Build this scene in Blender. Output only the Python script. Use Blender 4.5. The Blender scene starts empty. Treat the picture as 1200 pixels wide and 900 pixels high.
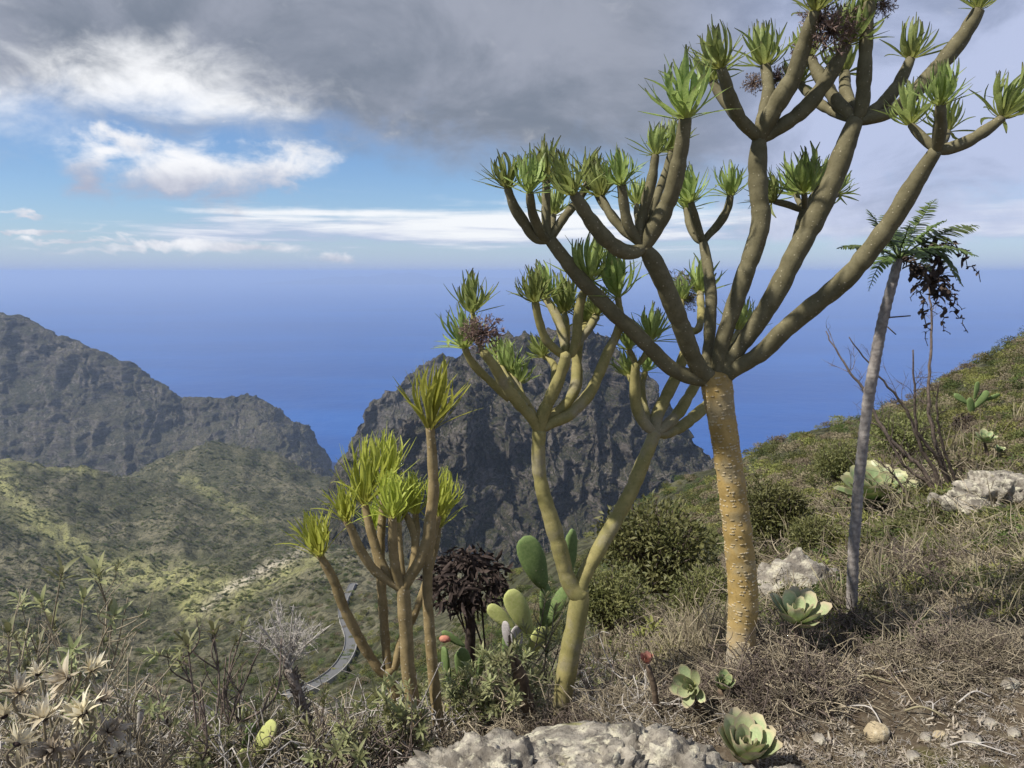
import bpy, math, random
import numpy as np
from mathutils import Vector, Matrix, Quaternion
R = math.radians
rng = np.random.default_rng(7)
random.seed(7)
S = bpy.context.scene
COL = S.collection

# ------------------------------------------------------------------ camera
F = 906.0; W0, H0 = 1200.0, 900.0
PITCH = R(8.3)
CAM = np.array([0.0, 0.0, 1.2])
cd = bpy.data.cameras.new('camera'); cam = bpy.data.objects.new('camera', cd); COL.objects.link(cam)
cam.location = CAM; cam.rotation_euler = (math.pi/2 - PITCH, 0, 0)
cd.sensor_width = 36; cd.lens = 36*F/W0; cd.clip_start = 0.05; cd.clip_end = 400000
S.camera = cam
cp, sp = math.cos(PITCH), math.sin(PITCH)

def ray(px, py):
    xc = (np.asarray(px, float)-W0/2)/F; yc = (H0/2-np.asarray(py, float))/F
    return xc, cp+yc*sp, -sp+yc*cp
def at(px, py, Y):
    x, y, z = ray(px, py); t = Y/y
    return np.array([CAM[0]+x*t, CAM[1]+np.asarray(Y, float)+0*x, CAM[2]+z*t]).T
def pxm(Y):            # metres per photo pixel at depth Y
    return Y/F

# ------------------------------------------------------------------ light
SUN_AZ, SUN_EL = R(-109), R(50)       # azimuth from +Y towards +X
sdir = Vector((math.sin(SUN_AZ)*math.cos(SUN_EL), math.cos(SUN_AZ)*math.cos(SUN_EL), math.sin(SUN_EL)))
ld = bpy.data.lights.new('sun', 'SUN'); ld.energy = 4.0; ld.angle = R(1.6); ld.color = (1, .95, .87)
sun = bpy.data.objects.new('sun', ld); COL.objects.link(sun)
sun.rotation_euler = (-sdir).to_track_quat('-Z', 'Y').to_euler()
vs = S.view_settings
vs.view_transform = 'Standard'; vs.look = 'None'; vs.gamma = 1; vs.exposure = 0.72; vs.use_curve_mapping = False

class NT:
    """tiny helper for node maths"""
    def __init__(s, tree): s.t = tree; s.n = tree.nodes; s.l = tree.links
    def new(s, typ, **kw):
        n = s.n.new(typ)
        for k, v in kw.items(): setattr(n, k, v)
        return n
    def put(s, sock, v):
        if hasattr(v, 'is_output'): s.l.new(v, sock)
        else:
            if isinstance(v, (tuple, list)) and len(v) == 3 and sock.type == 'RGBA': v = (*v, 1)
            sock.default_value = v
    def m(s, op, *a, clamp=False):
        n = s.new('ShaderNodeMath', operation=op, use_clamp=clamp)
        for i, v in enumerate(a): s.put(n.inputs[i], v)
        return n.outputs[0]
    def add(s, a, b): return s.m('ADD', a, b)
    def sub(s, a, b): return s.m('SUBTRACT', a, b)
    def mul(s, a, b): return s.m('MULTIPLY', a, b)
    def ss(s, x, a, b, lo=0., hi=1.):
        n = s.new('ShaderNodeMapRange', interpolation_type='SMOOTHSTEP')
        s.put(n.inputs[0], x); s.put(n.inputs[1], a); s.put(n.inputs[2], b); s.put(n.inputs[3], lo); s.put(n.inputs[4], hi)
        return n.outputs[0]
    def mix(s, f, a, b):
        n = s.new('ShaderNodeMix', data_type='RGBA'); n.clamp_factor = True
        s.put(n.inputs[0], f); s.put(n.inputs[6], a); s.put(n.inputs[7], b)
        return n.outputs[2]
    def xyz(s, x, y, z=0.):
        n = s.new('ShaderNodeCombineXYZ'); s.put(n.inputs[0], x); s.put(n.inputs[1], y); s.put(n.inputs[2], z)
        return n.outputs[0]
    def noise(s, vec, scale, detail=5, rough=.55, dist=0., color=False):
        n = s.new('ShaderNodeTexNoise'); s.put(n.inputs['Vector'], vec); n.inputs['Scale'].default_value = scale
        n.inputs['Detail'].default_value = detail; n.inputs['Roughness'].default_value = rough; n.inputs['Distortion'].default_value = dist
        return n.outputs[1 if color else 0]
    def ramp(s, f, stops):
        n = s.new('ShaderNodeValToRGB'); s.put(n.inputs[0], f); e = n.color_ramp.elements
        while len(e) < len(stops): e.new(.5)
        for el, (p, c) in zip(e, stops): el.position = p; el.color = (*c, 1) if len(c) == 3 else c
        return n.outputs[0]
    def gauss(s, x, y, cx, cy, sx, sy):
        a = s.m('POWER', s.m('DIVIDE', s.sub(x, cx), sx), 2.0); b = s.m('POWER', s.m('DIVIDE', s.sub(y, cy), sy), 2.0)
        return s.m('EXPONENT', s.mul(s.add(a, b), -1.0))

def azel(px, py):
    x, y, z = ray(px, py)
    return math.degrees(math.atan2(x, y)), math.degrees(math.atan2(z, math.hypot(x, y)))

def make_world():
    w = bpy.data.worlds.new('World'); S.world = w; w.use_nodes = True
    T = NT(w.node_tree); T.n.clear()
    sky = T.new('ShaderNodeTexSky', sky_type='NISHITA'); sky.sun_disc = False
    sky.sun_elevation = SUN_EL; sky.sun_rotation = SUN_AZ; sky.altitude = 650; sky.air_density = 1.0; sky.dust_density = .4; sky.ozone_density = 2.5
    tc = T.new('ShaderNodeTexCoord'); sep = T.new('ShaderNodeSeparateXYZ'); T.l.new(tc.outputs['Generated'], sep.inputs[0])
    x, y, z = sep.outputs
    az = T.mul(T.m('ARCTAN2', x, y), 180/math.pi)
    el = T.mul(T.m('ARCSINE', z), 180/math.pi)
    # wispy turbulence
    v = T.xyz(T.mul(az, .055), T.mul(el, .11))
    w1 = T.noise(v, 1.6, 7, .58, .6, color=True); sw = T.new('ShaderNodeSeparateXYZ'); T.l.new(w1, sw.inputs[0])
    az2 = T.add(az, T.mul(T.sub(sw.outputs[0], .5), 9.)); el2 = T.add(el, T.mul(T.sub(sw.outputs[1], .5), 6.))
    nb = T.noise(T.xyz(T.mul(az, .055), T.mul(el, .085), 3.), 1.5, 9, .60, .35)
    nf = T.noise(T.xyz(T.mul(az, .15), T.mul(el, .22), 8.), 2.0, 9, .6, .35)
    def S_(k): return 6.5*k            # the Background node multiplies by 0.1
    def c(r, g, b): return (S_(r), S_(g), S_(b))
    nish = T.new('ShaderNodeMix', data_type='RGBA', blend_type='MULTIPLY'); nish.inputs[0].default_value = 1
    T.l.new(sky.outputs[0], nish.inputs[6]); nish.inputs[7].default_value = (.50, .60, .74, 1)
    base = nish.outputs[2]
    # pale marine layer over the horizon
    base = T.mix(T.m('EXPONENT', T.mul(T.m('MAXIMUM', el, 0.), -.44)), base, c(.44, .54, .72))
    base = T.mix(T.mul(T.m('EXPONENT', T.mul(T.m('MAXIMUM', el, 0.), -1.6)), .8), base, c(.33, .40, .62))
    # low banks of stratocumulus, thin streaks
    ns = T.noise(T.xyz(T.mul(az, .045), T.mul(el, .55), 1.), 1.6, 8, .58, .25)
    bank = T.mul(T.ss(el, 1.3, 2.6), T.ss(el, 5.2, 3.3))
    bank = T.mul(bank, T.ss(az, -31., -20.))
    bd = T.ss(T.add(T.add(ns, T.mul(bank, .30)), T.mul(T.sub(nf, .5), .25)), .52, .84)
    bd = T.mul(bd, T.mul(T.ss(el, .8, 1.6), T.ss(el, 6.2, 4.)))
    bcol = T.mix(T.ss(T.add(ns, T.mul(T.sub(el, 2.6), .10)), .38, .66), c(.44, .50, .70), c(.93, .94, .96))
    base = T.mix(T.mul(bd, .9), base, bcol)
    # cumulus puffs under the deck
    for px, py, sx, sy, a in ((235, 205, 6.3, 1.9, 1.), (90, 190, 2.2, 1.0, .9), (330, 200, 3., 1.6, .8), (155, 170, 1.8, .8, .8), (400, 298, 1.6, .5, .8), (50, 265, 4.5, .22, .75), (25, 244, 2., .2, .7), (110, 279, 5., .2, .7), (215, 288, 5., .25, .8), (300, 286, 4., .4, .9), (160, 292, 7., .25, .6)):
        ca, ce = azel(px, py)
        g = T.mul(T.gauss(az2, el2, ca, ce, sx, sy), a)
        d = T.ss(T.add(g, T.mul(T.sub(nf, .5), 1.5)), .20, .95)
        lit = T.ss(T.add(T.mul(T.sub(el, ce), .35), T.mul(nf, 1.2)), .1, 1.0)
        base = T.mix(d, base, T.mix(lit, c(.40, .43, .55), c(.90, .91, .94)))
    ca, ce = azel(1000, 245); g = T.gauss(az2, el2, ca, ce, 9., 2.6)
    base = T.mix(T.ss(T.add(g, T.mul(T.sub(nf, .5), 1.2)), .3, .9), base, c(.62, .67, .82))
    # the great grey deck overhead
    edge = T.add(7.4, T.mul(T.ss(az, 6., 24.), -5.2))
    edge = T.add(edge, T.mul(T.ss(az, -12., -2.), -1.4)); edge = T.add(edge, T.mul(T.ss(az, -34., -28.), 1.))
    edge = T.add(edge, T.mul(T.gauss(az, el, -27., 9., 6., 6.), 1.3))
    d = T.ss(T.add(T.add(T.sub(el2, edge), T.mul(T.sub(nb, .5), 7.)), T.mul(T.sub(nf, .5), 4.5)), -2.2, 4.2)
    d = T.m('MAXIMUM', d, T.mul(T.ss(el, 22., 40.), T.ss(nb, .38, .55)))
    dark = T.ss(nb, .35, .68)
    dcol = T.mix(dark, c(.34, .365, .435), c(.195, .225, .28))
    dcol = T.mix(T.ss(az, 8., 22.), dcol, T.mix(T.ss(nb, .40, .62), c(.48, .54, .74), c(.31, .36, .51)))
    # sunlit tear in the deck
    ca, ce = azel(205, 118)
    g = T.gauss(T.add(az2, T.mul(T.sub(el, ce), .9)), el2, ca, ce, 8.5, 3.6)
    ca2, ce2 = azel(60, 150)
    g = T.m('MAXIMUM', g, T.mul(T.gauss(az2, el2, ca2, ce2, 8., 2.6), .85))
    dcol = T.mix(T.ss(T.add(g, T.mul(T.sub(nf, .5), 1.3)), .10, 1.05), dcol, c(.95, .955, .97))
    # shaded belly under the tear
    ca3, ce3 = azel(215, 150)
    dcol = T.mix(T.mul(T.gauss(az2, el2, ca3, ce3, 6., 1.0), .8), dcol, c(.26, .28, .35))
    base = T.mix(T.mul(d, .96), base, dcol)
    bg = T.new('ShaderNodeBackground'); T.l.new(base, bg.inputs[0]); bg.inputs[1].default_value = .1
    out = T.new('ShaderNodeOutputWorld'); T.l.new(bg.outputs[0], out.inputs[0])
make_world()

# ------------------------------------------------------------------ noise
_perm = np.random.default_rng(3).permutation(4096)
_ga = np.random.default_rng(4).random(4096)*2*np.pi
_gx, _gy = np.cos(_ga), np.sin(_ga)
def _h(i, j): return _perm[(_perm[i & 4095]+j) & 4095]
def perlin(x, y):
    x = np.asarray(x, float); y = np.asarray(y, float)
    i = np.floor(x).astype(int); j = np.floor(y).astype(int); fx = x-i; fy = y-j
    u = fx*fx*fx*(fx*(fx*6-15)+10); v = fy*fy*fy*(fy*(fy*6-15)+10)
    def g(a, b):
        k = _h(i+a, j+b); return _gx[k]*(fx-a)+_gy[k]*(fy-b)
    return ((g(0, 0)*(1-u)+g(1, 0)*u)*(1-v)+(g(0, 1)*(1-u)+g(1, 1)*u)*v)*1.5
def fbm(x, y, o=5, g=.5, l=2.03):
    s = 0; a = 1
    for k in range(o):
        s = s+a*perlin(x+17.3*k, y-9.1*k); x = x*l; y = y*l; a *= g
    return s
def ridged(x, y, o=6, g=.55, l=2.07):
    s = 0; a = 1; w = 1
    for k in range(o):
        n = 1-np.abs(perlin(x+31.7*k, y+11.9*k))*1.4; n = np.clip(n, 0, 1)**2
        s = s+a*n*w; w = np.clip(n*1.3, 0, 1); x = x*l; y = y*l; a *= g
    return s
def noise3(p, o=5, g=.5):          # cheap 3-D noise from three planes
    return (fbm(p[:, 0]+5.1, p[:, 1]+p[:, 2]*.37, o, g)+fbm(p[:, 1]-3.3, p[:, 2]+p[:, 0]*.41, o, g)+fbm(p[:, 2]+8.7, p[:, 0]+p[:, 1]*.29, o, g))/1.8

# ------------------------------------------------------------------ mesh helpers
class MB:
    def __init__(s): s.v = []; s.q = []; s.t = []; s.uv = []; s.n = 0; s.any_uv = False
    def add(s, v, quads=None, tris=None, uv=None):
        v = np.asarray(v, float).reshape(-1, 3)
        if quads is not None and len(quads): s.q.append(np.asarray(quads, int)+s.n)
        if tris is not None and len(tris): s.t.append(np.asarray(tris, int)+s.n)
        s.v.append(v); s.uv.append(np.zeros((len(v), 2)) if uv is None else np.asarray(uv, float)); s.n += len(v)
        return s
    def mesh(s, name, material=None, smooth=True):
        me = bpy.data.meshes.new(name)
        v = np.concatenate(s.v); q = np.concatenate(s.q) if s.q else np.zeros((0, 4), int); t = np.concatenate(s.t) if s.t else np.zeros((0, 3), int)
        me.vertices.add(len(v)); me.vertices.foreach_set('co', v.astype(np.float32).ravel())
        nl = len(q)*4+len(t)*3
        me.loops.add(nl); li = np.concatenate([q.ravel(), t.ravel()]).astype(np.int32)
        me.loops.foreach_set('vertex_index', li)
        me.polygons.add(len(q)+len(t))
        st = np.concatenate([np.arange(len(q))*4, len(q)*4+np.arange(len(t))*3]).astype(np.int32)
        me.polygons.foreach_set('loop_start', st)
        me.polygons.foreach_set('use_smooth', np.full(len(q)+len(t), smooth))
        uv = np.concatenate(s.uv)
        ul = me.uv_layers.new(name='UVMap'); ul.data.foreach_set('uv', uv[li].astype(np.float32).ravel())
        me.update(calc_edges=True); me.validate()
        if material: me.materials.append(material)
        return me

def link(name, me, parent=None):
    o = bpy.data.objects.new(name, me); COL.objects.link(o)
    if parent is not None: o.parent = parent
    return o
def tag(o, label=None, cat=None, group=None, kind=None):
    if label: o['label'] = label
    if cat: o['category'] = cat
    if group: o['group'] = group
    if kind: o['kind'] = kind
    return o
def empty(name, loc=(0, 0, 0), label=None, cat=None, group=None):
    o = bpy.data.objects.new(name, None); COL.objects.link(o); o.location = loc; o.empty_display_size = .1
    return tag(o, label, cat, group)
def local(o, parts):         # parts built in world space, moved under an Empty at the base
    pass
def matrix_local_for(parent, world_mat):
    return Matrix.Translation(-Vector(parent.location)) @ world_mat

def unit(v): v = np.asarray(v, float); return v/(np.linalg.norm(v)+1e-12)
def catmull(P, n=6):
    P = np.asarray(P, float)
    if len(P) < 3:
        t = np.linspace(0, 1, n+1)[:, None]; return P[0]*(1-t)+P[-1]*t
    Q = np.vstack([2*P[0]-P[1], P, 2*P[-1]-P[-2]]); out = []
    t = np.linspace(0, 1, n, endpoint=False)[:, None]
    for i in range(1, len(Q)-2):
        a, b, c, d = Q[i-1], Q[i], Q[i+1], Q[i+2]
        out.append(.5*((2*b)+(-a+c)*t+(2*a-5*b+4*c-d)*t*t+(-a+3*b-3*c+d)*t**3))
    out.append(P[-1:]); return np.vstack(out)
def frames(P):
    T = np.gradient(P, axis=0); T /= np.linalg.norm(T, axis=1)[:, None]+1e-12
    a = np.array([0, 0, 1.]) if abs(T[0][2]) < .9 else np.array([1., 0, 0])
    N = np.zeros_like(P); N[0] = unit(np.cross(T[0], a))
    for i in range(1, len(P)):
        n = N[i-1]-T[i]*np.dot(N[i-1], T[i]); N[i] = n/(np.linalg.norm(n)+1e-12)
    return T, N, np.cross(T, N)
def tube(mb, P, r, n=6, cap=True, vscale=1.0, lump=0.):
    P = np.asarray(P, float); r = np.broadcast_to(np.asarray(r, float), (len(P),))
    T, N, B = frames(P); k = len(P)
    a = np.arange(n)/n*2*np.pi
    rr = r[:, None]*np.ones((1, n))
    if lump: rr = rr*(1+lump*rng.standard_normal((k, n)))
    V = P[:, None, :]+rr[:, :, None]*(np.cos(a)[None, :, None]*N[:, None, :]+np.sin(a)[None, :, None]*B[:, None, :])
    L = np.concatenate([[0], np.cumsum(np.linalg.norm(np.diff(P, axis=0), axis=1))])
    uv = np.stack([np.broadcast_to(np.minimum(a, 2*np.pi-a)/np.pi, (k, n)), np.broadcast_to(L[:, None]*vscale, (k, n))], -1).reshape(-1, 2)
    i = np.arange(k-1)[:, None]*n; j = np.arange(n)[None, :]; jn = (j+1) % n
    q = np.stack([i+j, i+jn, i+n+jn, i+n+j], -1).reshape(-1, 4)
    V = V.reshape(-1, 3); tr = []
    if cap:
        V = np.vstack([V, P[0]-T[0]*r[0]*.5, P[-1]+T[-1]*r[-1]*.6]); uv = np.vstack([uv, [0, 0], [0, L[-1]*vscale]])
        c0, c1 = k*n, k*n+1; b = (k-1)*n
        tr = [(c0, (m+1) % n, m) for m in range(n)]+[(c1, b+m, b+(m+1) % n) for m in range(n)]
    mb.add(V, q, tr, uv)

def blade(mb, base, d, up, L, w, curl=0., fold=.25, n=5, tipw=.05, basew=.45, wav=0., peak=.55):
    """a leaf: midrib from base along d bending by curl towards -up, two half-blades folded up"""
    d = unit(d); s = unit(np.cross(d, up)); u = np.cross(s, d)
    t = np.linspace(0, 1, n+1)
    ang = -curl*t
    step = L/n; P = [np.asarray(base, float)]
    tw = rng.uniform(-wav, wav)
    D = d*np.cos(ang)[:, None]+u*np.sin(ang)[:, None]+s*(tw*np.sin(t*5))[:, None]
    D /= np.linalg.norm(D, axis=1)[:, None]
    for i in range(n): P.append(P[-1]+(D[i]+D[i+1])*.5*step)
    P = np.array(P)
    prof = np.where(t < peak, basew+(1-basew)*np.sin(t/peak*np.pi/2), tipw+(1-tipw)*np.cos((t-peak)/(1-peak)*np.pi/2))
    hw = w*.5*prof
    U = np.cross(np.broadcast_to(s, D.shape), D)
    Lf = P-s*hw[:, None]+U*(hw*fold)[:, None]; Rt = P+s*hw[:, None]+U*(hw*fold)[:, None]
    V = np.stack([Lf, P, Rt], 1).reshape(-1, 3)
    i = np.arange(n)[:, None]*3
    q = np.concatenate([i+np.array([0, 1, 4, 3]), i+np.array([1, 2, 5, 4])])
    uv = np.stack([np.tile([0, .5, 1], n+1), np.repeat(t, 3)], -1)
    mb.add(V, q, None, uv)

# ------------------------------------------------------------------ materials
def new_mat(name):
    m = bpy.data.materials.new(name); m.use_nodes = True; T = NT(m.node_tree); T.n.clear()
    out = T.new('ShaderNodeOutputMaterial'); return m, T, out
def principled(T, col, rough=.7, spec=.3, bump=None, bstr=.3, bdist=.01):
    p = T.new('ShaderNodeBsdfPrincipled'); T.put(p.inputs['Base Color'], col); T.put(p.inputs['Roughness'], rough)
    p.inputs['Specular IOR Level'].default_value = spec
    if bump is not None:
        b = T.new('ShaderNodeBump'); b.inputs['Strength'].default_value = bstr; b.inputs['Distance'].default_value = bdist
        T.put(b.inputs['Height'], bump); T.l.new(b.outputs[0], p.inputs['Normal'])
    return p
def obj_coord(T): return T.new('ShaderNodeTexCoord').outputs['Object']
def uv_coord(T): return T.new('ShaderNodeTexCoord').outputs['UV']
def rand_obj(T): return T.new('ShaderNodeObjectInfo').outputs['Random']

def leaf_mat(name, c1, c2, tip=None, trans=.35, tcol=None, rough=.5, spec=.3, nscale=30., vary=.25, base=None):
    m, T, out = new_mat(name)
    n = T.noise(obj_coord(T), nscale, 3)
    col = T.mix(T.ss(n, .3, .7), c1, c2)
    suv = T.new('ShaderNodeSeparateXYZ'); T.l.new(uv_coord(T), suv.inputs[0])
    if base: col = T.mix(T.ss(suv.outputs[1], .45, .0), col, base)
    if tip: col = T.mix(T.ss(suv.outputs[1], .8, 1.), col, tip)
    hsv = T.new('ShaderNodeHueSaturation'); T.l.new(col, hsv.inputs['Color'])
    r = rand_obj(T); T.put(hsv.inputs['Value'], T.add(1-vary, T.mul(r, 2*vary))); T.put(hsv.inputs['Hue'], T.add(.485, T.mul(r, .03)))
    p = principled(T, hsv.outputs[0], rough, spec)
    if trans:
        tr = T.new('ShaderNodeBsdfTranslucent')
        if tcol:
            T.put(tr.inputs[0], tcol)
        else: T.l.new(hsv.outputs[0], tr.inputs[0])
        mx = T.new('ShaderNodeMixShader'); mx.inputs[0].default_value = trans
        T.l.new(p.outputs[0], mx.inputs[1]); T.l.new(tr.outputs[0], mx.inputs[2]); T.l.new(mx.outputs[0], out.inputs[0])
    else: T.l.new(p.outputs[0], out.inputs[0])
    return m

def bark_mat(name, c1, c2, dots=None, dot_col=(.5, .47, .38), vscale=60., patch=None, bstr=.4, dotr=.16, foot=None):
    """succulent bark on metre-true object coordinates"""
    m, T, out = new_mat(name)
    co = obj_coord(T)
    n = T.noise(co, 22., 6, .6); n2 = T.noise(co, 140., 4, .6)
    col = T.mix(T.ss(n, .32, .68), c1, c2)
    if patch: col = T.mix(T.mul(T.ss(T.noise(co, 9., 4, .6), .5, .66), .85), col, patch)
    col = T.mix(T.mul(T.ss(n2, .45, .75), .35), col, tuple(k*.45 for k in c1))
    if foot:
        sz_ = T.new('ShaderNodeSeparateXYZ'); T.l.new(co, sz_.inputs[0])
        col = T.mix(T.ss(T.add(sz_.outputs[2], T.mul(T.sub(n, .5), .25)), foot[0], foot[0]*.35), col, foot[1])
    h = T.add(T.mul(n2, .4), T.mul(n, .3))
    if dots:
        v = T.new('ShaderNodeTexVoronoi'); v.inputs['Scale'].default_value = dots; T.l.new(co, v.inputs['Vector']); v.inputs['Randomness'].default_value = .85
        sel = T.new('ShaderNodeSeparateXYZ'); T.l.new(v.outputs['Color'], sel.inputs[0])
        dd = T.mul(T.ss(T.add(v.outputs['Distance'], T.mul(T.sub(n2, .5), .25)), dotr*1.6, dotr), T.ss(sel.outputs[0], .35, .8))
        col = T.mix(T.mul(dd, .75), col, dot_col); h = T.add(h, T.mul(dd, 1.2))
    p = principled(T, col, .75, .2, h, bstr, .004); T.l.new(p.outputs[0], out.inputs[0]); return m

def plain_mat(name, c1, c2, scale=20., rough=.85, bstr=.5, bdist=.01, spec=.2, detail=6, vary=.0):
    m, T, out = new_mat(name); co = obj_coord(T)
    n = T.noise(co, scale, detail, .6)
    col = T.mix(T.ss(n, .3, .7), c1, c2)
    if vary:
        hsv = T.new('ShaderNodeHueSaturation'); T.l.new(col, hsv.inputs['Color']); T.put(hsv.inputs['Value'], T.add(1-vary, T.mul(rand_obj(T), 2*vary))); col = hsv.outputs[0]
    p = principled(T, col, rough, spec, n, bstr, bdist); T.l.new(p.outputs[0], out.inputs[0]); return m

def rock_mat(name, scale=1., base=((.33, .30, .25), (.13, .115, .095)), lichen=(.50, .47, .36), green=(.22, .21, .07)):
    m, T, out = new_mat(name); co = obj_coord(T)
    n1 = T.noise(co, 9*scale, 7, .62); n2 = T.noise(co, 45*scale, 6, .65); n3 = T.noise(co, 4*scale, 5, .6)
    col = T.mix(T.ss(n1, .36, .62), base[1], base[0])
    col = T.mix(T.mul(T.ss(T.noise(co, 16*scale, 6, .7), .5, .62), .8), col, lichen)
    col = T.mix(T.mul(T.ss(n2, .52, .7), .75), col, (.07, .06, .05))
    col = T.mix(T.mul(T.ss(T.noise(co, 6.3*scale, 5, .6), .60, .70), .7), col, green)
    h = T.add(T.mul(n2, .6), n1)
    p = principled(T, col, .92, .15, h, .9, .02/scale); T.l.new(p.outputs[0], out.inputs[0]); return m

M = {}
M['trunk'] = bark_mat('kleinia_trunk_bark', (.30, .205, .07), (.40, .28, .105), patch=(.30, .245, .14), foot=(.24, (.36, .32, .25)))
M['branch'] = bark_mat('kleinia_branch_bark', (.112, .098, .052), (.165, .146, .082), dots=95., dot_col=(.34, .30, .20), dotr=.14)
M['stem2'] = bark_mat('kleinia_pale_bark', (.21, .19, .07), (.29, .25, .10), dots=100., dot_col=(.42, .36, .22), dotr=.10, patch=(.26, .23, .15), foot=(.22, (.20, .17, .11)))
M['stem3'] = bark_mat('kleinia_brown_bark', (.20, .15, .07), (.28, .215, .11), dots=85., dot_col=(.44, .38, .27), dotr=.17)
M['scar'] = plain_mat('leaf_scar_bark', (.50, .42, .28), (.40, .31, .17), 80.)
M['kleaf'] = leaf_mat('kleinia_leaf', (.22, .285, .085), (.34, .40, .13), trans=.4, base=(.44, .47, .14), tip=(.13, .13, .06))
M['kleaf3'] = leaf_mat('kleinia_young_leaf', (.36, .41, .07), (.48, .50, .10), trans=.5, base=(.52, .52, .11))
M['dryhead'] = leaf_mat('dry_flower', (.16, .105, .085), (.26, .19, .16), trans=.15, rough=.9, spec=.1)
M['dryhead2'] = leaf_mat('pale_dry_flower', (.36, .33, .29), (.24, .21, .18), trans=.2, rough=.9, spec=.1)
M['sonstem'] = plain_mat('grey_ringed_stem', (.34, .31, .28), (.20, .175, .16), 60., bstr=.8, bdist=.004)
M['frond'] = leaf_mat('fern_frond', (.10, .15, .05), (.16, .21, .07), trans=.35, rough=.5)
M['deadfrond'] = leaf_mat('withered_frond', (.045, .033, .026), (.085, .06, .045), trans=.05, rough=.9)
M['aeon'] = leaf_mat('aeonium_leaf', (.19, .255, .115), (.25, .31, .15), trans=.12, rough=.45, spec=.4, tip=(.42, .40, .22), base=(.24, .27, .08), nscale=14., vary=.12)
M['aeon2'] = leaf_mat('pale_aeonium_leaf', (.33, .39, .20), (.42, .46, .26), trans=.15, rough=.45, spec=.4, tip=(.50, .43, .28), base=(.42, .44, .15), nscale=14., vary=.12)
M['aeonpink'] = leaf_mat('withered_pink_leaf', (.38, .17, .13), (.42, .24, .18), trans=.1, rough=.8)
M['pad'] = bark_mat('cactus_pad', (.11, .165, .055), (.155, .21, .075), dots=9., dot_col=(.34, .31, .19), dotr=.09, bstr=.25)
M['padpale'] = bark_mat('pale_cactus_pad', (.34, .37, .12), (.42, .43, .17), dots=9., dot_col=(.30, .24, .12), dotr=.08, bstr=.3)  # paler copy of the pad: sunlit and backlit yellow put into its colour
M['padgrey'] = bark_mat('dried_cactus_pad', (.36, .33, .32), (.46, .43, .42), dots=40., dot_col=(.2, .17, .14), dotr=.1)
M['fruit'] = plain_mat('cactus_fruit', (.40, .13, .11), (.45, .22, .14), 40.)
M['twig'] = plain_mat('dry_twig', (.205, .17, .115), (.32, .275, .20), 40., bstr=.3, vary=.5)
M['twigdark'] = plain_mat('dark_twig', (.085, .066, .055), (.17, .135, .11), 40., bstr=.3, vary=.3)
M['twigwhite'] = plain_mat('bleached_twig', (.44, .41, .37), (.34, .31, .28), 40., bstr=.3)
M['deadwood'] = plain_mat('dead_wood', (.15, .11, .075), (.075, .055, .04), 30., bstr=1., bdist=.006)
M['scaly'] = plain_mat('scaly_dead_stem', (.32, .28, .24), (.14, .11, .09), 90., bstr=1., bdist=.006)
M['dead'] = leaf_mat('withered_dark_leaf', (.03, .022, .02), (.07, .052, .045), trans=.05, rough=.95, spec=.1)
M['bract'] = leaf_mat('papery_bract', (.60, .54, .42), (.46, .39, .27), trans=.3, rough=.8, spec=.15, tip=(.68, .65, .56), vary=.35)
M['narrow'] = leaf_mat('narrow_leaf', (.20, .215, .095), (.30, .30, .15), trans=.3, rough=.55, vary=.35)
M['bushleaf'] = leaf_mat('bush_leaf', (.10, .115, .035), (.20, .20, .075), trans=.25, rough=.55, vary=.3, nscale=3.5)
M['scrub_a'] = leaf_mat('olive_scrub', (.075, .085, .025), (.13, .13, .045), trans=.2, rough=.7, vary=.35, nscale=1.2)
M['scrub_b'] = leaf_mat('green_scrub', (.055, .085, .02), (.10, .125, .035), trans=.2, rough=.7, vary=.35, nscale=1.2)
M['scrub_c'] = leaf_mat('dry_scrub', (.17, .14, .09), (.24, .20, .13), trans=.15, rough=.9, vary=.3, nscale=1.2)
M['scrub_d'] = leaf_mat('yellow_scrub', (.17, .18, .045), (.22, .21, .07), trans=.2, rough=.7, vary=.3, nscale=1.2)
M['grass'] = leaf_mat('dry_grass', (.29, .25, .16), (.21, .175, .115), trans=.3, rough=.8, vary=.4)
M['litter'] = leaf_mat('leaf_litter', (.22, .18, .14), (.36, .32, .27), trans=.1, rough=.95, spec=.1, vary=.5)
M['rock'] = rock_mat('lichen_rock', 1.6)
M['rock2'] = rock_mat('pale_rock', 1.0, ((.36, .33, .28), (.17, .15, .125)))
M['stone'] = rock_mat('beige_stone', 3., ((.46, .38, .24), (.32, .26, .17)), (.5, .45, .34), (.3, .26, .15))
M['asphalt'] = plain_mat('road_asphalt', (.11, .11, .11), (.15, .15, .148), 2., bstr=.1)
M['wall'] = plain_mat('whitewashed_kerb', (.34, .325, .30), (.26, .25, .23), 2., bstr=.2)

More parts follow.
